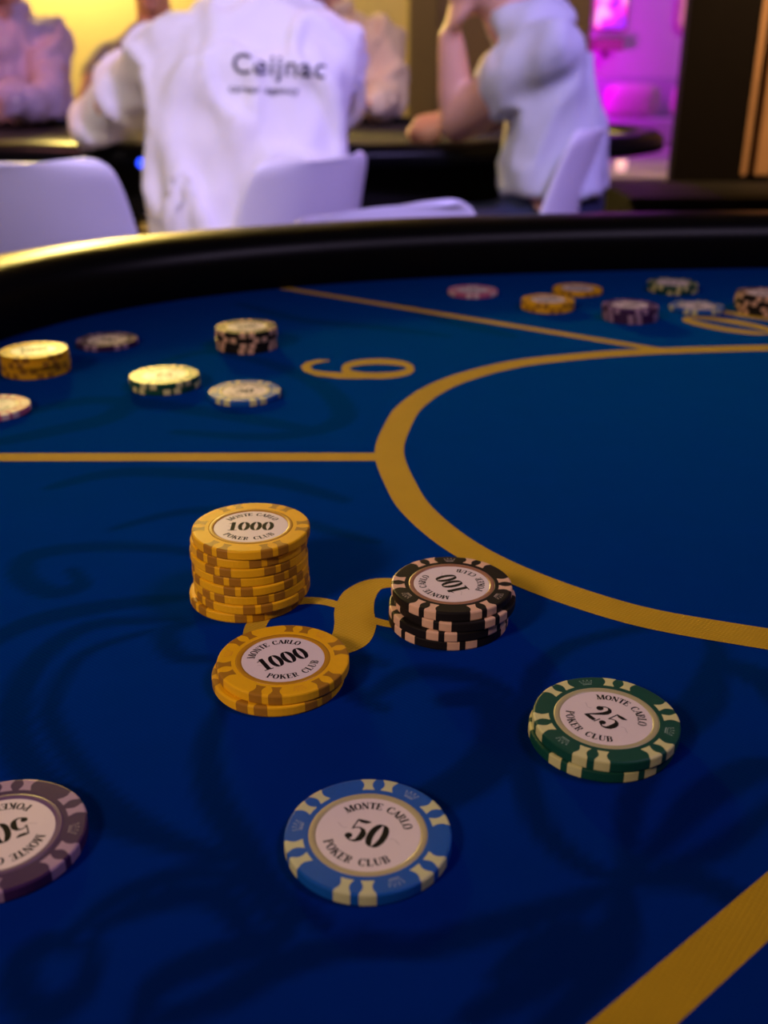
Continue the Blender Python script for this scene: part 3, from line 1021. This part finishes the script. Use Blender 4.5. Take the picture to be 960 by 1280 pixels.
# ------------------------------------------------------------------ the other poker table
far_t = thing('poker_table', 'black edged poker table in the background with players seated round it', 'table', (-0.32, 3.02, 0))
FA, FB, FZ = 1.09, 0.66, 0.76
def oval_pts(a, b, k=96):
    return [(a * math.cos(2 * PI * i / k), b * math.sin(2 * PI * i / k)) for i in range(k)]
def slab(bm, pts, z0, z1):
    A = [bm.verts.new((x, y, z0)) for x, y in pts]
    B = [bm.verts.new((x, y, z1)) for x, y in pts]
    bm.faces.new(list(reversed(A))); bm.faces.new(B)
    for i in range(len(pts)):
        j = (i + 1) % len(pts)
        bm.faces.new((A[i], A[j], B[j], B[i]))
bm = bmesh.new()
prof = []
for k in range(12):
    a = PI * k / 11
    prof.append((-0.045 + 0.045 * math.cos(a), FZ - 0.028 + 0.028 * math.sin(a)))
prof += [(-0.09, FZ - 0.05), (0.0, FZ - 0.05)]
rings = []
for i in range(96):
    t = 2 * PI * i / 96
    rings.append([bm.verts.new(((FA + o) * math.cos(t), (FB + o) * math.sin(t), z)) for o, z in prof])
for i in range(96):
    a, b = rings[i], rings[(i + 1) % 96]
    for k in range(len(prof)):
        k2 = (k + 1) % len(prof)
        bm.faces.new((a[k], b[k], b[k2], a[k2]))
bmesh.ops.recalc_face_normals(bm, faces=bm.faces)
obj('rail', bm, leather, far_t, smooth=True)
bm = bmesh.new(); slab(bm, oval_pts(FA - 0.05, FB - 0.05), FZ - 0.045, FZ - 0.022)
obj('felt', bm, mat('dark_felt', (0.012, 0.008, 0.010), 0.8), far_t)
bm = bmesh.new(); slab(bm, oval_pts(FA - 0.30, FB - 0.06), FZ - 0.16, FZ - 0.046); obj('apron', bm, black_m, far_t)
for sx in (-1, 1):
    bm = bmesh.new(); box(bm, (sx * 0.5, 0, 0.32), (0.12, 0.4, 0.58), 0.01); box(bm, (sx * 0.5, 0, 0.02), (0.16, 0.7, 0.04), 0.01)
    obj('leg', bm, black_m, far_t)
led = thing('indicator_light', 'tiny blue indicator light on the edge of the background table', 'light', (-0.537, 2.376, 0.722))
bm = bmesh.new(); ell(bm, (0, -0.004, 0), (0.011, 0, 0), (0, 0.006, 0), (0, 0, 0.011))
obj('lens', bm, mat('blue_led', (0.02, 0.05, 0.8), 0.3, emit=(0.02, 0.06, 1.0), estr=3.0), led, smooth=True)
bm = bmesh.new(); box(bm, (0, 0.008, 0), (0.03, 0.014, 0.03), 0.003); obj('housing', bm, black_m, led)

# ------------------------------------------------------------------ white shell chairs
plastic = mat('white_plastic', (0.78, 0.76, 0.78), 0.35, spec=0.5, var=0.02)
wood = mat('beech_leg', (0.45, 0.28, 0.14), 0.5, var=0.2, nscale=20)
def shell_mesh():
    """one moulded shell: seat and back in a single curved surface; front is +Y"""
    prof = [(0.235, 0.425, 0.36), (0.22, 0.448, 0.41), (0.12, 0.446, 0.455), (0.0, 0.435, 0.47), (-0.10, 0.432, 0.47), (-0.165, 0.452, 0.465),
            (-0.20, 0.50, 0.455), (-0.215, 0.56, 0.43), (-0.23, 0.64, 0.40), (-0.245, 0.71, 0.378), (-0.254, 0.755, 0.362), (-0.260, 0.785, 0.343), (-0.263, 0.797, 0.318), (-0.265, 0.802, 0.28)]
    P = []
    for i in range(len(prof) - 1):
        p0, p1, p2, p3 = [V(prof[j]) for j in (max(i - 1, 0), i, i + 1, min(i + 2, len(prof) - 1))]
        for k in range(3):
            t = k / 3
            P.append(0.5 * ((2 * p1) + (p2 - p0) * t + (2 * p0 - 5 * p1 + 4 * p2 - p3) * t * t + (3 * p1 - p0 - 3 * p2 + p3) * t ** 3))
    P.append(V(prof[-1]))
    bm = bmesh.new()
    rows = []
    nw = 18
    for i, p in enumerate(P):
        s = i / (len(P) - 1)
        d = P[min(i + 1, len(P) - 1)] - P[max(i - 1, 0)]
        nrm = V((-d.z, d.y)) if False else V((0, -d.y, d.x)).normalized() if False else None
        ty_, tz_ = d.x, d.y
        L = math.hypot(ty_, tz_)
        ny_, nz_ = -tz_ / L, ty_ / L          # pointing to the sitter
        if nz_ < 0 and s < 0.4: ny_, nz_ = -ny_, -nz_
        if s >= 0.4 and ny_ < 0: ny_, nz_ = -ny_, -nz_
        if s > 0.55: ny_, nz_ = 0.995, 0.02
        row = []
        for k in range(nw + 1):
            t = 2 * k / nw - 1
            curl = 0.055 * abs(t) ** 2.6 * (0.7 + 0.5 * math.sin(PI * min(1, s * 1.2)))
            row.append(bm.verts.new((t * p.z / 2, p.x + ny_ * curl, p.y + nz_ * curl)))
        rows.append(row)
    for a, b in zip(rows, rows[1:]):
        for k in range(nw):
            bm.faces.new((a[k], a[k + 1], b[k + 1], b[k]))
    bmesh.ops.recalc_face_normals(bm, faces=bm.faces)
    me = bpy.data.meshes.new('tmp'); bm.to_mesh(me); bm.free()
    o = bpy.data.objects.new('tmp', me); COL.objects.link(o)
    md = o.modifiers.new('s', 'SOLIDIFY'); md.thickness = 0.011; md.offset = 0
    m2 = o.modifiers.new('b', 'SUBSURF'); m2.levels = 1
    dg = bpy.context.evaluated_depsgraph_get(); dg.update()
    out = bpy.data.meshes.new_from_object(o.evaluated_get(dg))
    bpy.data.objects.remove(o)
    out.materials.append(plastic)
    out.shade_smooth()
    return out
shell_me = shell_mesh()
leg_mes = []
for sx, sy in ((1, 1), (-1, 1), (1, -1), (-1, -1)):
    bm = bmesh.new(); tube(bm, [(sx * 0.13, sy * 0.12 - 0.02, 0.425), (sx * 0.17, sy * 0.17 - 0.02, 0.22), (sx * 0.205, sy * 0.22 - 0.02, 0.012)], [0.017, 0.015, 0.011], 12)
    leg_mes.append(to_mesh(bm, wood, True, 'leg')); bm.free()
bm = bmesh.new(); box(bm, (0, -0.02, 0.41), (0.30, 0.30, 0.02), 0.004)
under_me = to_mesh(bm, black_m, False, 'seat_frame'); bm.free()
def shell_chair(loc, rz, label, group='white shell chairs', sc=1.0):
    t = thing('shell_chair', label, 'chair', loc, R(rz), group)
    link('shell', shell_me, t); link('seat_frame', under_me, t)
    for m_ in leg_mes: link('leg', m_, t)
    t.scale = (sc, sc, sc)
    return t
shell_chair((-0.575, 1.73, 0), 5, 'white moulded shell chair at left with its wide back towards the near table')
shell_chair((-0.305, 2.13, 0), 53, 'white moulded shell chair under the person in printed white sweatshirt', sc=0.955)
shell_chair((0.155, 1.13, 0), -135, 'white moulded shell chair just beyond the rail, only its back top showing', sc=0.95)
shell_chair((0.205, 2.34, 0), 72, 'white moulded shell chair seen from the side behind the white t-shirt')

# ------------------------------------------------------------------ people
skin_m = mat('skin', (0.62, 0.34, 0.24), 0.5, var=0.10, nscale=30, sss=0.08)
hair_m = mat('brown_hair', (0.06, 0.035, 0.02), 0.6, var=0.4, nscale=150, bump=0.5, bscale=300, dist=0.002)
denim_m = mat('navy_denim', (0.012, 0.018, 0.05), 0.85, var=0.2, nscale=80, bump=0.3)
shoe_m = mat('dark_shoe', (0.02, 0.02, 0.02), 0.5)
eye_m = mat('eye_white', (0.8, 0.78, 0.75), 0.2)
iris_m = mat('dark_iris', (0.05, 0.03, 0.02), 0.2)

def basis(f):
    f = V(f).normalized()
    up = V((0, 0, 1))
    s = f.cross(up).normalized()      # the figure's right
    return f, s, s.cross(f).normalized()

def add_head(bm, c, f):
    """c: centre between the ears; f: facing direction"""
    f, s, u = basis(f)
    c = V(c)
    ell(bm, c + u * 0.035 - f * 0.012, s * 0.075, f * 0.096, u * 0.088)
    ell(bm, c - u * 0.035 + f * 0.022, s * 0.062, f * 0.070, u * 0.080)
    ell(bm, c - u * 0.092 + f * 0.052, s * 0.034, f * 0.030, u * 0.026)          # chin
    tube(bm, [c + f * 0.086 + u * 0.022, c + f * 0.100 - u * 0.008, c + f * 0.108 - u * 0.024], [0.008, 0.011, 0.015], 10)   # nose
    ell(bm, c + f * 0.078 + u * 0.032, s * 0.052, f * 0.016, u * 0.011)          # brow
    ell(bm, c + f * 0.086 - u * 0.057, s * 0.025, f * 0.012, u * 0.008)          # lips
    ell(bm, c + f * 0.084 - u * 0.068, s * 0.021, f * 0.011, u * 0.007)
    for q_ in (-1, 1):
        ell(bm, c + s * q_ * 0.078 - f * 0.012 - u * 0.005, s * 0.010, f * 0.018, u * 0.031)
        ell(bm, c + s * q_ * 0.040 + f * 0.058 - u * 0.020, s * 0.022, f * 0.022, u * 0.020)   # cheeks

def eyes_hair(root, c, f, L):
    f, s, u = basis(f); c = V(c)
    for q_ in (-1, 1):
        bm = bmesh.new(); ell(bm, c + s * q_ * 0.031 + f * 0.079 + u * 0.012 - L, s * 0.0135, f * 0.010, u * 0.009)
        e = obj('eye', bm, eye_m, root, smooth=True)
        bm = bmesh.new(); ell(bm, c + s * q_ * 0.031 + f * 0.087 + u * 0.012 - L, s * 0.0055, f * 0.004, u * 0.0055)
        obj('iris', bm, iris_m, e, smooth=True)
    bm = bmesh.new()
    ell(bm, c + u * 0.055 - f * 0.020, s * 0.084, f * 0.100, u * 0.086)
    ell(bm, c - u * 0.005 - f * 0.050, s * 0.078, f * 0.064, u * 0.080)
    me = fuse(bm, 0.011, 2)
    me.transform(Matrix.Translation(-L))
    for v in me.vertices:
        n_ = noise.noise(v.co * 60) * 0.004
        v.co += v.normal * n_
    me.materials.append(hair_m)
    link('hair', me, root)

def add_hand(bm, wrist, d, pn, side, curl=35, spread=0.12, ln=1.0):
    """d: direction of the fingers, pn: direction the palm faces, side: +1 thumb towards d x pn"""
    d = V(d).normalized(); pn = V(pn); pn = (pn - d * pn.dot(d)).normalized()
    t = d.cross(pn).normalized() * side
    w_ = V(wrist)
    loft(bm, [(w_ - d * 0.012, t * 0.026, pn * 0.019), (w_ + d * 0.02, t * 0.033, pn * 0.017), (w_ + d * 0.055, t * 0.042, pn * 0.016), (w_ + d * 0.088, t * 0.041, pn * 0.013)], 16, 2.6)
    for k, (off, L) in enumerate(((0.031, 0.072), (0.0105, 0.080), (-0.0105, 0.075), (-0.031, 0.060))):
        p = w_ + d * 0.086 + t * off
        dirn = (d + t * off * spread * 20).normalized()
        pts = [p - d * 0.02]
        a = 0
        for j, seg in enumerate((0.45, 0.32, 0.23)):
            pts.append(p.copy())
            a += R(curl * (1.0 if j else 0.8) + 3 * k)
            p = p + (dirn * math.cos(a) + pn * math.sin(a)) * L * seg * ln
        pts.append(p)
        tube(bm, pts, [0.0095, 0.0095, 0.0090, 0.0085, 0.0070], 10)
    b0 = w_ + d * 0.022 + t * 0.026
    tube(bm, [b0, b0 + d * 0.022 + t * 0.022 + pn * 0.010, b0 + d * 0.050 + t * 0.028 + pn * 0.022, b0 + d * 0.072 + t * 0.022 + pn * 0.032], [0.014, 0.013, 0.0105, 0.008], 10)

def folds(me, amp, L, seed, stretch=(1, 1, 1)):
    off = V((seed * 3.1, seed * 1.7, seed * 2.3))
    for v in me.vertices:
        c = v.co + L
        p = V((c.x * stretch[0], c.y * stretch[1], c.z * stretch[2])) * 9 + off
        r = 1 - abs(noise.noise(p)) * 2
        r2 = noise.noise(p * 2.3)
        v.co += v.normal * (amp * (0.8 * r * r * r + 0.35 * r2) - amp * 0.2)

def garment(name, root, L, bm, m, amp, seed, voxel=0.011, smooth=8, stretch=(1, 1, 0.5), label=None):
    me = fuse(bm, voxel, smooth)
    me.transform(Matrix.Translation(-L))
    folds(me, amp, L, seed, stretch)
    me.materials.append(m)
    o = link(name, me, root)
    if label: o['label'] = label
    return o

def torso_rings(spine, side):
    """spine: (centre, half width, half depth, forward dir)"""
    return [(V(c), V(side) * hw, V(f) * hd) for c, hw, hd, f in spine]

def person(label, loc, group='players at the background table'):
    return thing('person', label, 'person', loc, 0, group)

def seated_legs(bm, hips, knees, feet, f, r=(0.088, 0.066, 0.046)):
    for h, k, ft in zip(hips, knees, feet):
        h, k, ft = V(h), V(k), V(ft)
        tube(bm, [h, (h + k) / 2, k], [r[0], r[0] * 0.92, r[1]], 16)
        tube(bm, [k, k * 0.55 + ft * 0.45, ft], [r[1], r[1] * 0.92, r[2]], 16)

def build_person(label, loc, face, head, spine, arms, hips, knees, feet, top_m, top_name, sleeve, top_amp=0.005, seed=1, curl=40, top_label=None, trousers=denim_m, hem=0, waist=0.08):
    """spine from pelvis to neck base; arms: (shoulder, elbow, wrist, hand dir, palm normal, thumb side)"""
    L = V(loc)
    root = person(label, loc)
    f, s, u = basis(face)
    bm = bmesh.new()
    loft(bm, [(V(c), s * hw * 0.88, fd * hd * 0.86) for c, hw, hd, fd in spine], 24, 2.3)
    neck = V(spine[-1][0])
    hd_ = V(head)
    hf, hs, hu = basis(face)
    tube(bm, [neck - V((0, 0, 0.03)), hd_ - hu * 0.06 - hf * 0.018], [0.062, 0.056], 16)
    add_head(bm, head, face)
    for sh, el, wr, dr, pn, th in arms:
        tube(bm, [sh, V(sh).lerp(V(el), 0.5), el], [0.056, 0.055, 0.045], 16)
        tube(bm, [el, V(el).lerp(V(wr), 0.35), wr], [0.041, 0.040, 0.027], 16)
        add_hand(bm, wr, dr, pn, th, curl)
    seated_legs(bm, hips, knees, feet, f, (0.074, 0.054, 0.036))
    for ft in feet:
        tube(bm, [V(ft) - V((0, 0, 0.0)), V(ft) + f * 0.14 - V((0, 0, 0.035))], [0.036, 0.028], 12)
    me = fuse(bm, 0.0075, 3)
    me.transform(Matrix.Translation(-L))
    me.materials.append(skin_m)
    link('body', me, root)
    # top
    bm = bmesh.new()
    loft(bm, [(V(c), s * hw, fd * hd) for c, hw, hd, fd in spine[hem:]], 28, 2.4)
    for sh, el, wr, dr, pn, th in arms:
        sh, el, wr = V(sh), V(el), V(wr)
        if sleeve == 'short':
            tube(bm, [sh - (el - sh).normalized() * 0.02, sh.lerp(el, 0.2), sh.lerp(el, 0.40)], [0.060, 0.068, 0.070], 18)
        else:
            tube(bm, [sh - (el - sh).normalized() * 0.02, sh.lerp(el, 0.5), el], [0.078, 0.066, 0.055], 18)
            tube(bm, [el, el.lerp(wr, 0.5), el.lerp(wr, 0.95)], [0.055, 0.052, 0.042], 18)
    top = garment(top_name, root, L, bm, top_m, top_amp, seed, label=top_label)
    bm = bmesh.new()
    seated_legs(bm, hips, knees, [V(k).lerp(V(ft), 0.92) for k, ft in zip(knees, feet)], f)
    c, hw, hd, fd = spine[0]
    loft(bm, [(V(c) - V((0, 0, 0.09)), s * hw * 0.8, fd * hd * 0.85), (V(c), s * hw * 0.94, fd * hd * 0.96), (V(c) + V((0, 0, waist)), s * hw * 0.9, fd * hd * 0.9)], 24, 2.4)
    garment('trousers', root, L, bm, trousers, 0.004, seed + 5, 0.016)
    for ft in feet:
        bm = bmesh.new()
        p = V(ft); p.z = 0.045
        loft(bm, [(p - f * 0.06 + V((0, 0, 0.005)), s * 0.032, V((0, 0, 0.045))), (p + f * 0.02, s * 0.042, V((0, 0, 0.044))), (p + f * 0.12 - V((0, 0, 0.012)), s * 0.047, V((0, 0, 0.032))), (p + f * 0.19 - V((0, 0, 0.02)), s * 0.034, V((0, 0, 0.022)))], 16)
        me = fuse(bm, 0.011, 2); me.transform(Matrix.Translation(-L)); me.materials.append(shoe_m); link('shoe', me, root)
    eyes_hair(root, head, face, L)
    return root, top

def shirt_trim(root, top, face, neck, chest, m):
    """collar and button placket"""
    f, s, u = basis(face); L = V(root.location); n_ = V(neck) - L
    bm = bmesh.new()
    pts = []
    for k in range(13):
        a = R(-75 - 210 * k / 12) if False else R(60 - 300 * k / 12)
        pts.append(n_ + s * 0.072 * math.cos(a) + f * 0.068 * math.sin(a) - f * 0.004 + u * (-0.012 * math.sin(a) + 0.005))
    tube(bm, pts, [0.012] + [0.015] * 11 + [0.012], 10, flat=1.6)
    obj('collar', bm, m, top, smooth=True)
    tm = top.data
    bvh = BVHTree.FromPolygons([v.co.copy() for v in tm.vertices], [tuple(p.vertices) for p in tm.polygons])
    bm = bmesh.new(); prev = None
    bb = []
    for k in range(16):
        z = neck[2] - 0.05 - 0.30 * k / 15 - L.z
        c = V((chest[0] - L.x, chest[1] - L.y, z))
        row = []
        for q_ in (-0.016, 0.016):
            h = bvh.ray_cast(c + f * 0.6 + s * q_, -f)
            row.append(bm.verts.new((h[0] if h[0] else c + f * 0.12 + s * q_) + f * 0.004))
        if prev: bm.faces.new((prev[0], prev[1], row[1], row[0]))
        if k % 4 == 2: bb.append((row[0].co + row[1].co) / 2)
        prev = row
    pl = obj('placket', bm, m, top)
    for p in bb:
        bm = bmesh.new(); ell(bm, p + f * 0.002, s * 0.006, u * 0.006, f * 0.002); obj('button', bm, eye_m, top, smooth=True)

Y_ = V((0, 1, 0))
# the person with his back to us, printed white sweatshirt
sweat_m = mat('white_sweatshirt', (0.80, 0.78, 0.80), 0.85, var=0.03, nscale=20, bump=0.3, bscale=500)
fw = V((0.0, 0.96, -0.28)); fw2 = V((0, 0.9, -0.45)).normalized()
p1, top1 = build_person('person seen from behind in white sweatshirt with printed back, leaning on the background table', (-0.27, 2.18, 0), (0.05, 1, -0.25), (-0.255, 2.44, 1.16),
    [((-0.285, 2.17, 0.55), 0.205, 0.14, Y_), ((-0.285, 2.17, 0.66), 0.205, 0.135, Y_), ((-0.280, 2.19, 0.78), 0.208, 0.135, Y_), ((-0.268, 2.225, 0.89), 0.215, 0.135, fw),
     ((-0.260, 2.265, 0.970), 0.190, 0.105, fw2), ((-0.255, 2.30, 1.025), 0.115, 0.080, fw2), ((-0.252, 2.335, 1.06), 0.068, 0.062, fw2)],
    [((-0.425, 2.25, 0.945), (-0.655, 2.41, 0.805), (-0.44, 2.66, 0.80), (0.9, 0.35, 0), (0, 0, -1), -1),
     ((-0.125, 2.28, 0.945), (-0.105, 2.47, 0.835), (-0.20, 2.68, 0.815), (-0.6, 0.7, 0), (0, 0, -1), 1)],
    [(-0.38, 2.18, 0.545), (-0.19, 2.18, 0.545)], [(-0.40, 2.62, 0.535), (-0.17, 2.62, 0.535)], [(-0.40, 2.60, 0.085), (-0.17, 2.60, 0.085)],
    sweat_m, 'sweatshirt', 'long', 0.034, 3)

def printed_text(text, size, xs, centre, root, tilt, name, top, m):
    """flat print laid on the back of a garment"""
    cu = bpy.data.curves.new('tmp', 'FONT'); cu.body = text; cu.size = size; cu.align_x = 'CENTER'; cu.align_y = 'CENTER'; cu.offset = size * 0.012; cu.space_character = 1.08
    o = bpy.data.objects.new('tmp', cu); COL.objects.link(o)
    dg = bpy.context.evaluated_depsgraph_get(); dg.update()
    me = bpy.data.meshes.new_from_object(o.evaluated_get(dg))
    bpy.data.objects.remove(o)
    bm = bmesh.new(); bm.from_mesh(me); bpy.data.meshes.remove(me)
    bmesh.ops.triangulate(bm, faces=bm.faces)
    for _ in range(2):
        long_e = [e for e in bm.edges if e.calc_length() > 0.012]
        if not long_e: break
        bmesh.ops.subdivide_edges(bm, edges=long_e, cuts=1)
        bmesh.ops.triangulate(bm, faces=bm.faces)
    tm = top.data
    bvh = BVHTree.FromPolygons([v.co.copy() for v in tm.vertices], [tuple(p.vertices) for p in tm.polygons])
    L = V(root.location)
    for v in bm.verts:
        x, y = v.co.x * xs, v.co.y
        wx, wz = centre[0] + x * math.cos(tilt) - y * math.sin(tilt), centre[1] + x * math.sin(tilt) + y * math.cos(tilt)
        hit = bvh.ray_cast(V((wx, 1.0, wz)) - L, V((0, 1, 0)))
        v.co = (hit[0] - V((0, 0.0022, 0))) if hit[0] else V((wx, 2.1, wz)) - L
    return obj(name, bm, m, top)
ptext = mat('print_ink', (0.03, 0.028, 0.05), 0.7)
printed_text('Ceijnac', 0.050, 1.10, (-0.198, 0.920), p1, R(-3), 'back_print', top1, ptext)
printed_text('career agency', 0.018, 1.2, (-0.228, 0.880), p1, R(-2), 'back_print', top1, ptext)

# the man in the white t-shirt seen from the side, chin on his hand
tee_m = mat('white_tshirt', (0.60, 0.62, 0.65), 0.85, var=0.03, nscale=20, bump=0.3, bscale=500)
X_ = V((1, 0, 0))
ff = V((-0.95, 0, -0.3)).normalized()
p4, top4 = build_person('man in white t-shirt seen from the side, chin resting on his hand', (0.38, 2.36, 0), (-1, 0.12, -0.12), (0.215, 2.36, 1.135),
    [((0.375, 2.36, 0.54), 0.17, 0.128, X_), ((0.375, 2.36, 0.665), 0.18, 0.122, X_), ((0.374, 2.36, 0.76), 0.18, 0.108, X_), ((0.366, 2.36, 0.88), 0.185, 0.094, X_),
     ((0.348, 2.36, 0.94), 0.18, 0.090, X_), ((0.328, 2.36, 0.98), 0.160, 0.086, ff), ((0.292, 2.36, 1.02), 0.11, 0.078, ff), ((0.272, 2.36, 1.04), 0.066, 0.064, ff)],
    [((0.322, 2.205, 0.935), (0.165, 2.41, 0.808), (0.142, 2.39, 0.975), (0.18, -0.05, 1), (1, 0, 0), -1),
     ((0.300, 2.515, 0.935), (0.26, 2.72, 0.81), (0.15, 2.64, 0.80), (-0.5, -0.8, 0), (0, 0, -1), -1)],
    [(0.36, 2.27, 0.55), (0.36, 2.45, 0.55)], [(-0.04, 2.22, 0.575), (-0.04, 2.45, 0.545)], [(-0.02, 2.24, 0.085), (-0.02, 2.45, 0.085)],
    tee_m, 'tshirt', 'short', 0.021, 8, curl=62, hem=1, waist=0.19)

# pale pink shirt, hands together on the table
pink_m = mat('pale_pink_shirt', (0.64, 0.52, 0.60), 0.85, var=0.05, nscale=20, bump=0.3, bscale=400)
f2 = V((0.35, -0.93, 0)).normalized()
p2, top2 = build_person('person in pale pink shirt at the far left with hands together on the table', (-1.22, 3.5, 0), f2, (-1.15, 3.42, 1.21),
    [((-1.20, 3.52, 0.54), 0.17, 0.125, f2), ((-1.20, 3.52, 0.66), 0.172, 0.12, f2), ((-1.195, 3.51, 0.78), 0.182, 0.12, f2), ((-1.195, 3.50, 0.90), 0.19, 0.122, f2),
     ((-1.185, 3.49, 0.99), 0.18, 0.10, f2), ((-1.175, 3.475, 1.045), 0.10, 0.075, f2), ((-1.17, 3.465, 1.075), 0.066, 0.062, f2)],
    [((-1.05, 3.52, 0.965), (-1.015, 3.33, 0.825), (-1.10, 3.16, 0.825), (-0.9, -0.3, 0), (-0.3, 0.5, -0.5), 1),
     ((-1.345, 3.41, 0.965), (-1.38, 3.20, 0.825), (-1.22, 3.12, 0.825), (0.9, -0.1, 0), (0.1, 0.6, -0.5), -1)],
    [(-1.30, 3.48, 0.545), (-1.12, 3.55, 0.545)], [(-1.16, 3.09, 0.535), (-0.98, 3.16, 0.535)], [(-1.16, 3.10, 0.085), (-0.98, 3.17, 0.085)],
    pink_m, 'shirt', 'long', 0.034, 12)
shirt_trim(p2, top2, f2, (-1.17, 3.465, 1.075), (-1.19, 3.50, 0.90), pink_m)
# grey brown t-shirt, mostly behind the sweatshirt
grey_m = mat('grey_tshirt', (0.34, 0.29, 0.24), 0.9, var=0.06, nscale=20, bump=0.3, bscale=400)
f3 = V((0.12, -1, 0)).normalized()
p3, top3 = build_person('person in grey brown t-shirt behind the left shoulder of the white sweatshirt', (-0.79, 3.86, 0), f3, (-0.775, 3.80, 1.19),
    [((-0.79, 3.87, 0.54), 0.17, 0.125, f3), ((-0.79, 3.87, 0.66), 0.175, 0.12, f3), ((-0.79, 3.86, 0.78), 0.185, 0.12, f3), ((-0.785, 3.85, 0.88), 0.195, 0.122, f3),
     ((-0.78, 3.84, 0.965), 0.175, 0.10, f3), ((-0.778, 3.83, 1.02), 0.11, 0.075, f3), ((-0.776, 3.82, 1.055), 0.066, 0.062, f3)],
    [((-0.95, 3.82, 0.925), (-0.985, 3.66, 0.80), (-0.83, 3.50, 0.805), (0.9, -0.3, 0), (0, 0, -1), 1),
     ((-0.61, 3.86, 0.925), (-0.56, 3.68, 0.80), (-0.68, 3.50, 0.805), (-0.9, -0.3, 0), (0, 0, -1), -1)],
    [(-0.88, 3.84, 0.545), (-0.69, 3.86, 0.545)], [(-0.88, 3.44, 0.535), (-0.65, 3.45, 0.535)], [(-0.88, 3.46, 0.085), (-0.65, 3.47, 0.085)],
    grey_m, 'tshirt', 'short', 0.006, 17)
# cream shirt between the two men in white
cream_m = mat('cream_shirt', (0.74, 0.60, 0.46), 0.85, var=0.05, nscale=20, bump=0.3, bscale=400)
f5 = V((-0.15, -1, 0)).normalized()
p5, top5 = build_person('person in cream shirt behind the right shoulder of the white sweatshirt', (-0.17, 3.72, 0), f5, (-0.20, 3.66, 1.225),
    [((-0.17, 3.74, 0.54), 0.17, 0.125, f5), ((-0.17, 3.74, 0.66), 0.175, 0.12, f5), ((-0.17, 3.74, 0.78), 0.185, 0.12, f5), ((-0.172, 3.73, 0.90), 0.195, 0.122, f5),
     ((-0.175, 3.72, 0.995), 0.175, 0.10, f5), ((-0.18, 3.71, 1.05), 0.11, 0.075, f5), ((-0.185, 3.70, 1.085), 0.066, 0.062, f5)],
    [((-0.005, 3.70, 0.965), (0.015, 3.62, 0.81), (-0.04, 3.42, 0.805), (-0.8, -0.6, 0), (0, 0, -1), -1),
     ((-0.345, 3.74, 0.965), (-0.40, 3.60, 0.81), (-0.30, 3.40, 0.805), (0.8, -0.5, 0), (0, 0, -1), 1)],
    [(-0.26, 3.72, 0.545), (-0.08, 3.70, 0.545)], [(-0.30, 3.32, 0.535), (-0.11, 3.32, 0.535)], [(-0.30, 3.34, 0.085), (-0.11, 3.34, 0.085)],
    cream_m, 'shirt', 'long', 0.034, 23)
shirt_trim(p5, top5, f5, (-0.185, 3.70, 1.085), (-0.172, 3.73, 0.90), cream_m)
for x, y, rz, lb in ((-1.20, 3.52, 20, 'white moulded shell chair under the person in pale pink shirt'), (-0.79, 3.87, 5, 'white moulded shell chair under the person in grey brown t-shirt'),
                     (-0.17, 3.75, -8, 'white moulded shell chair under the person in cream shirt')):
    shell_chair((x, y, 0), 180 + rz, lb)
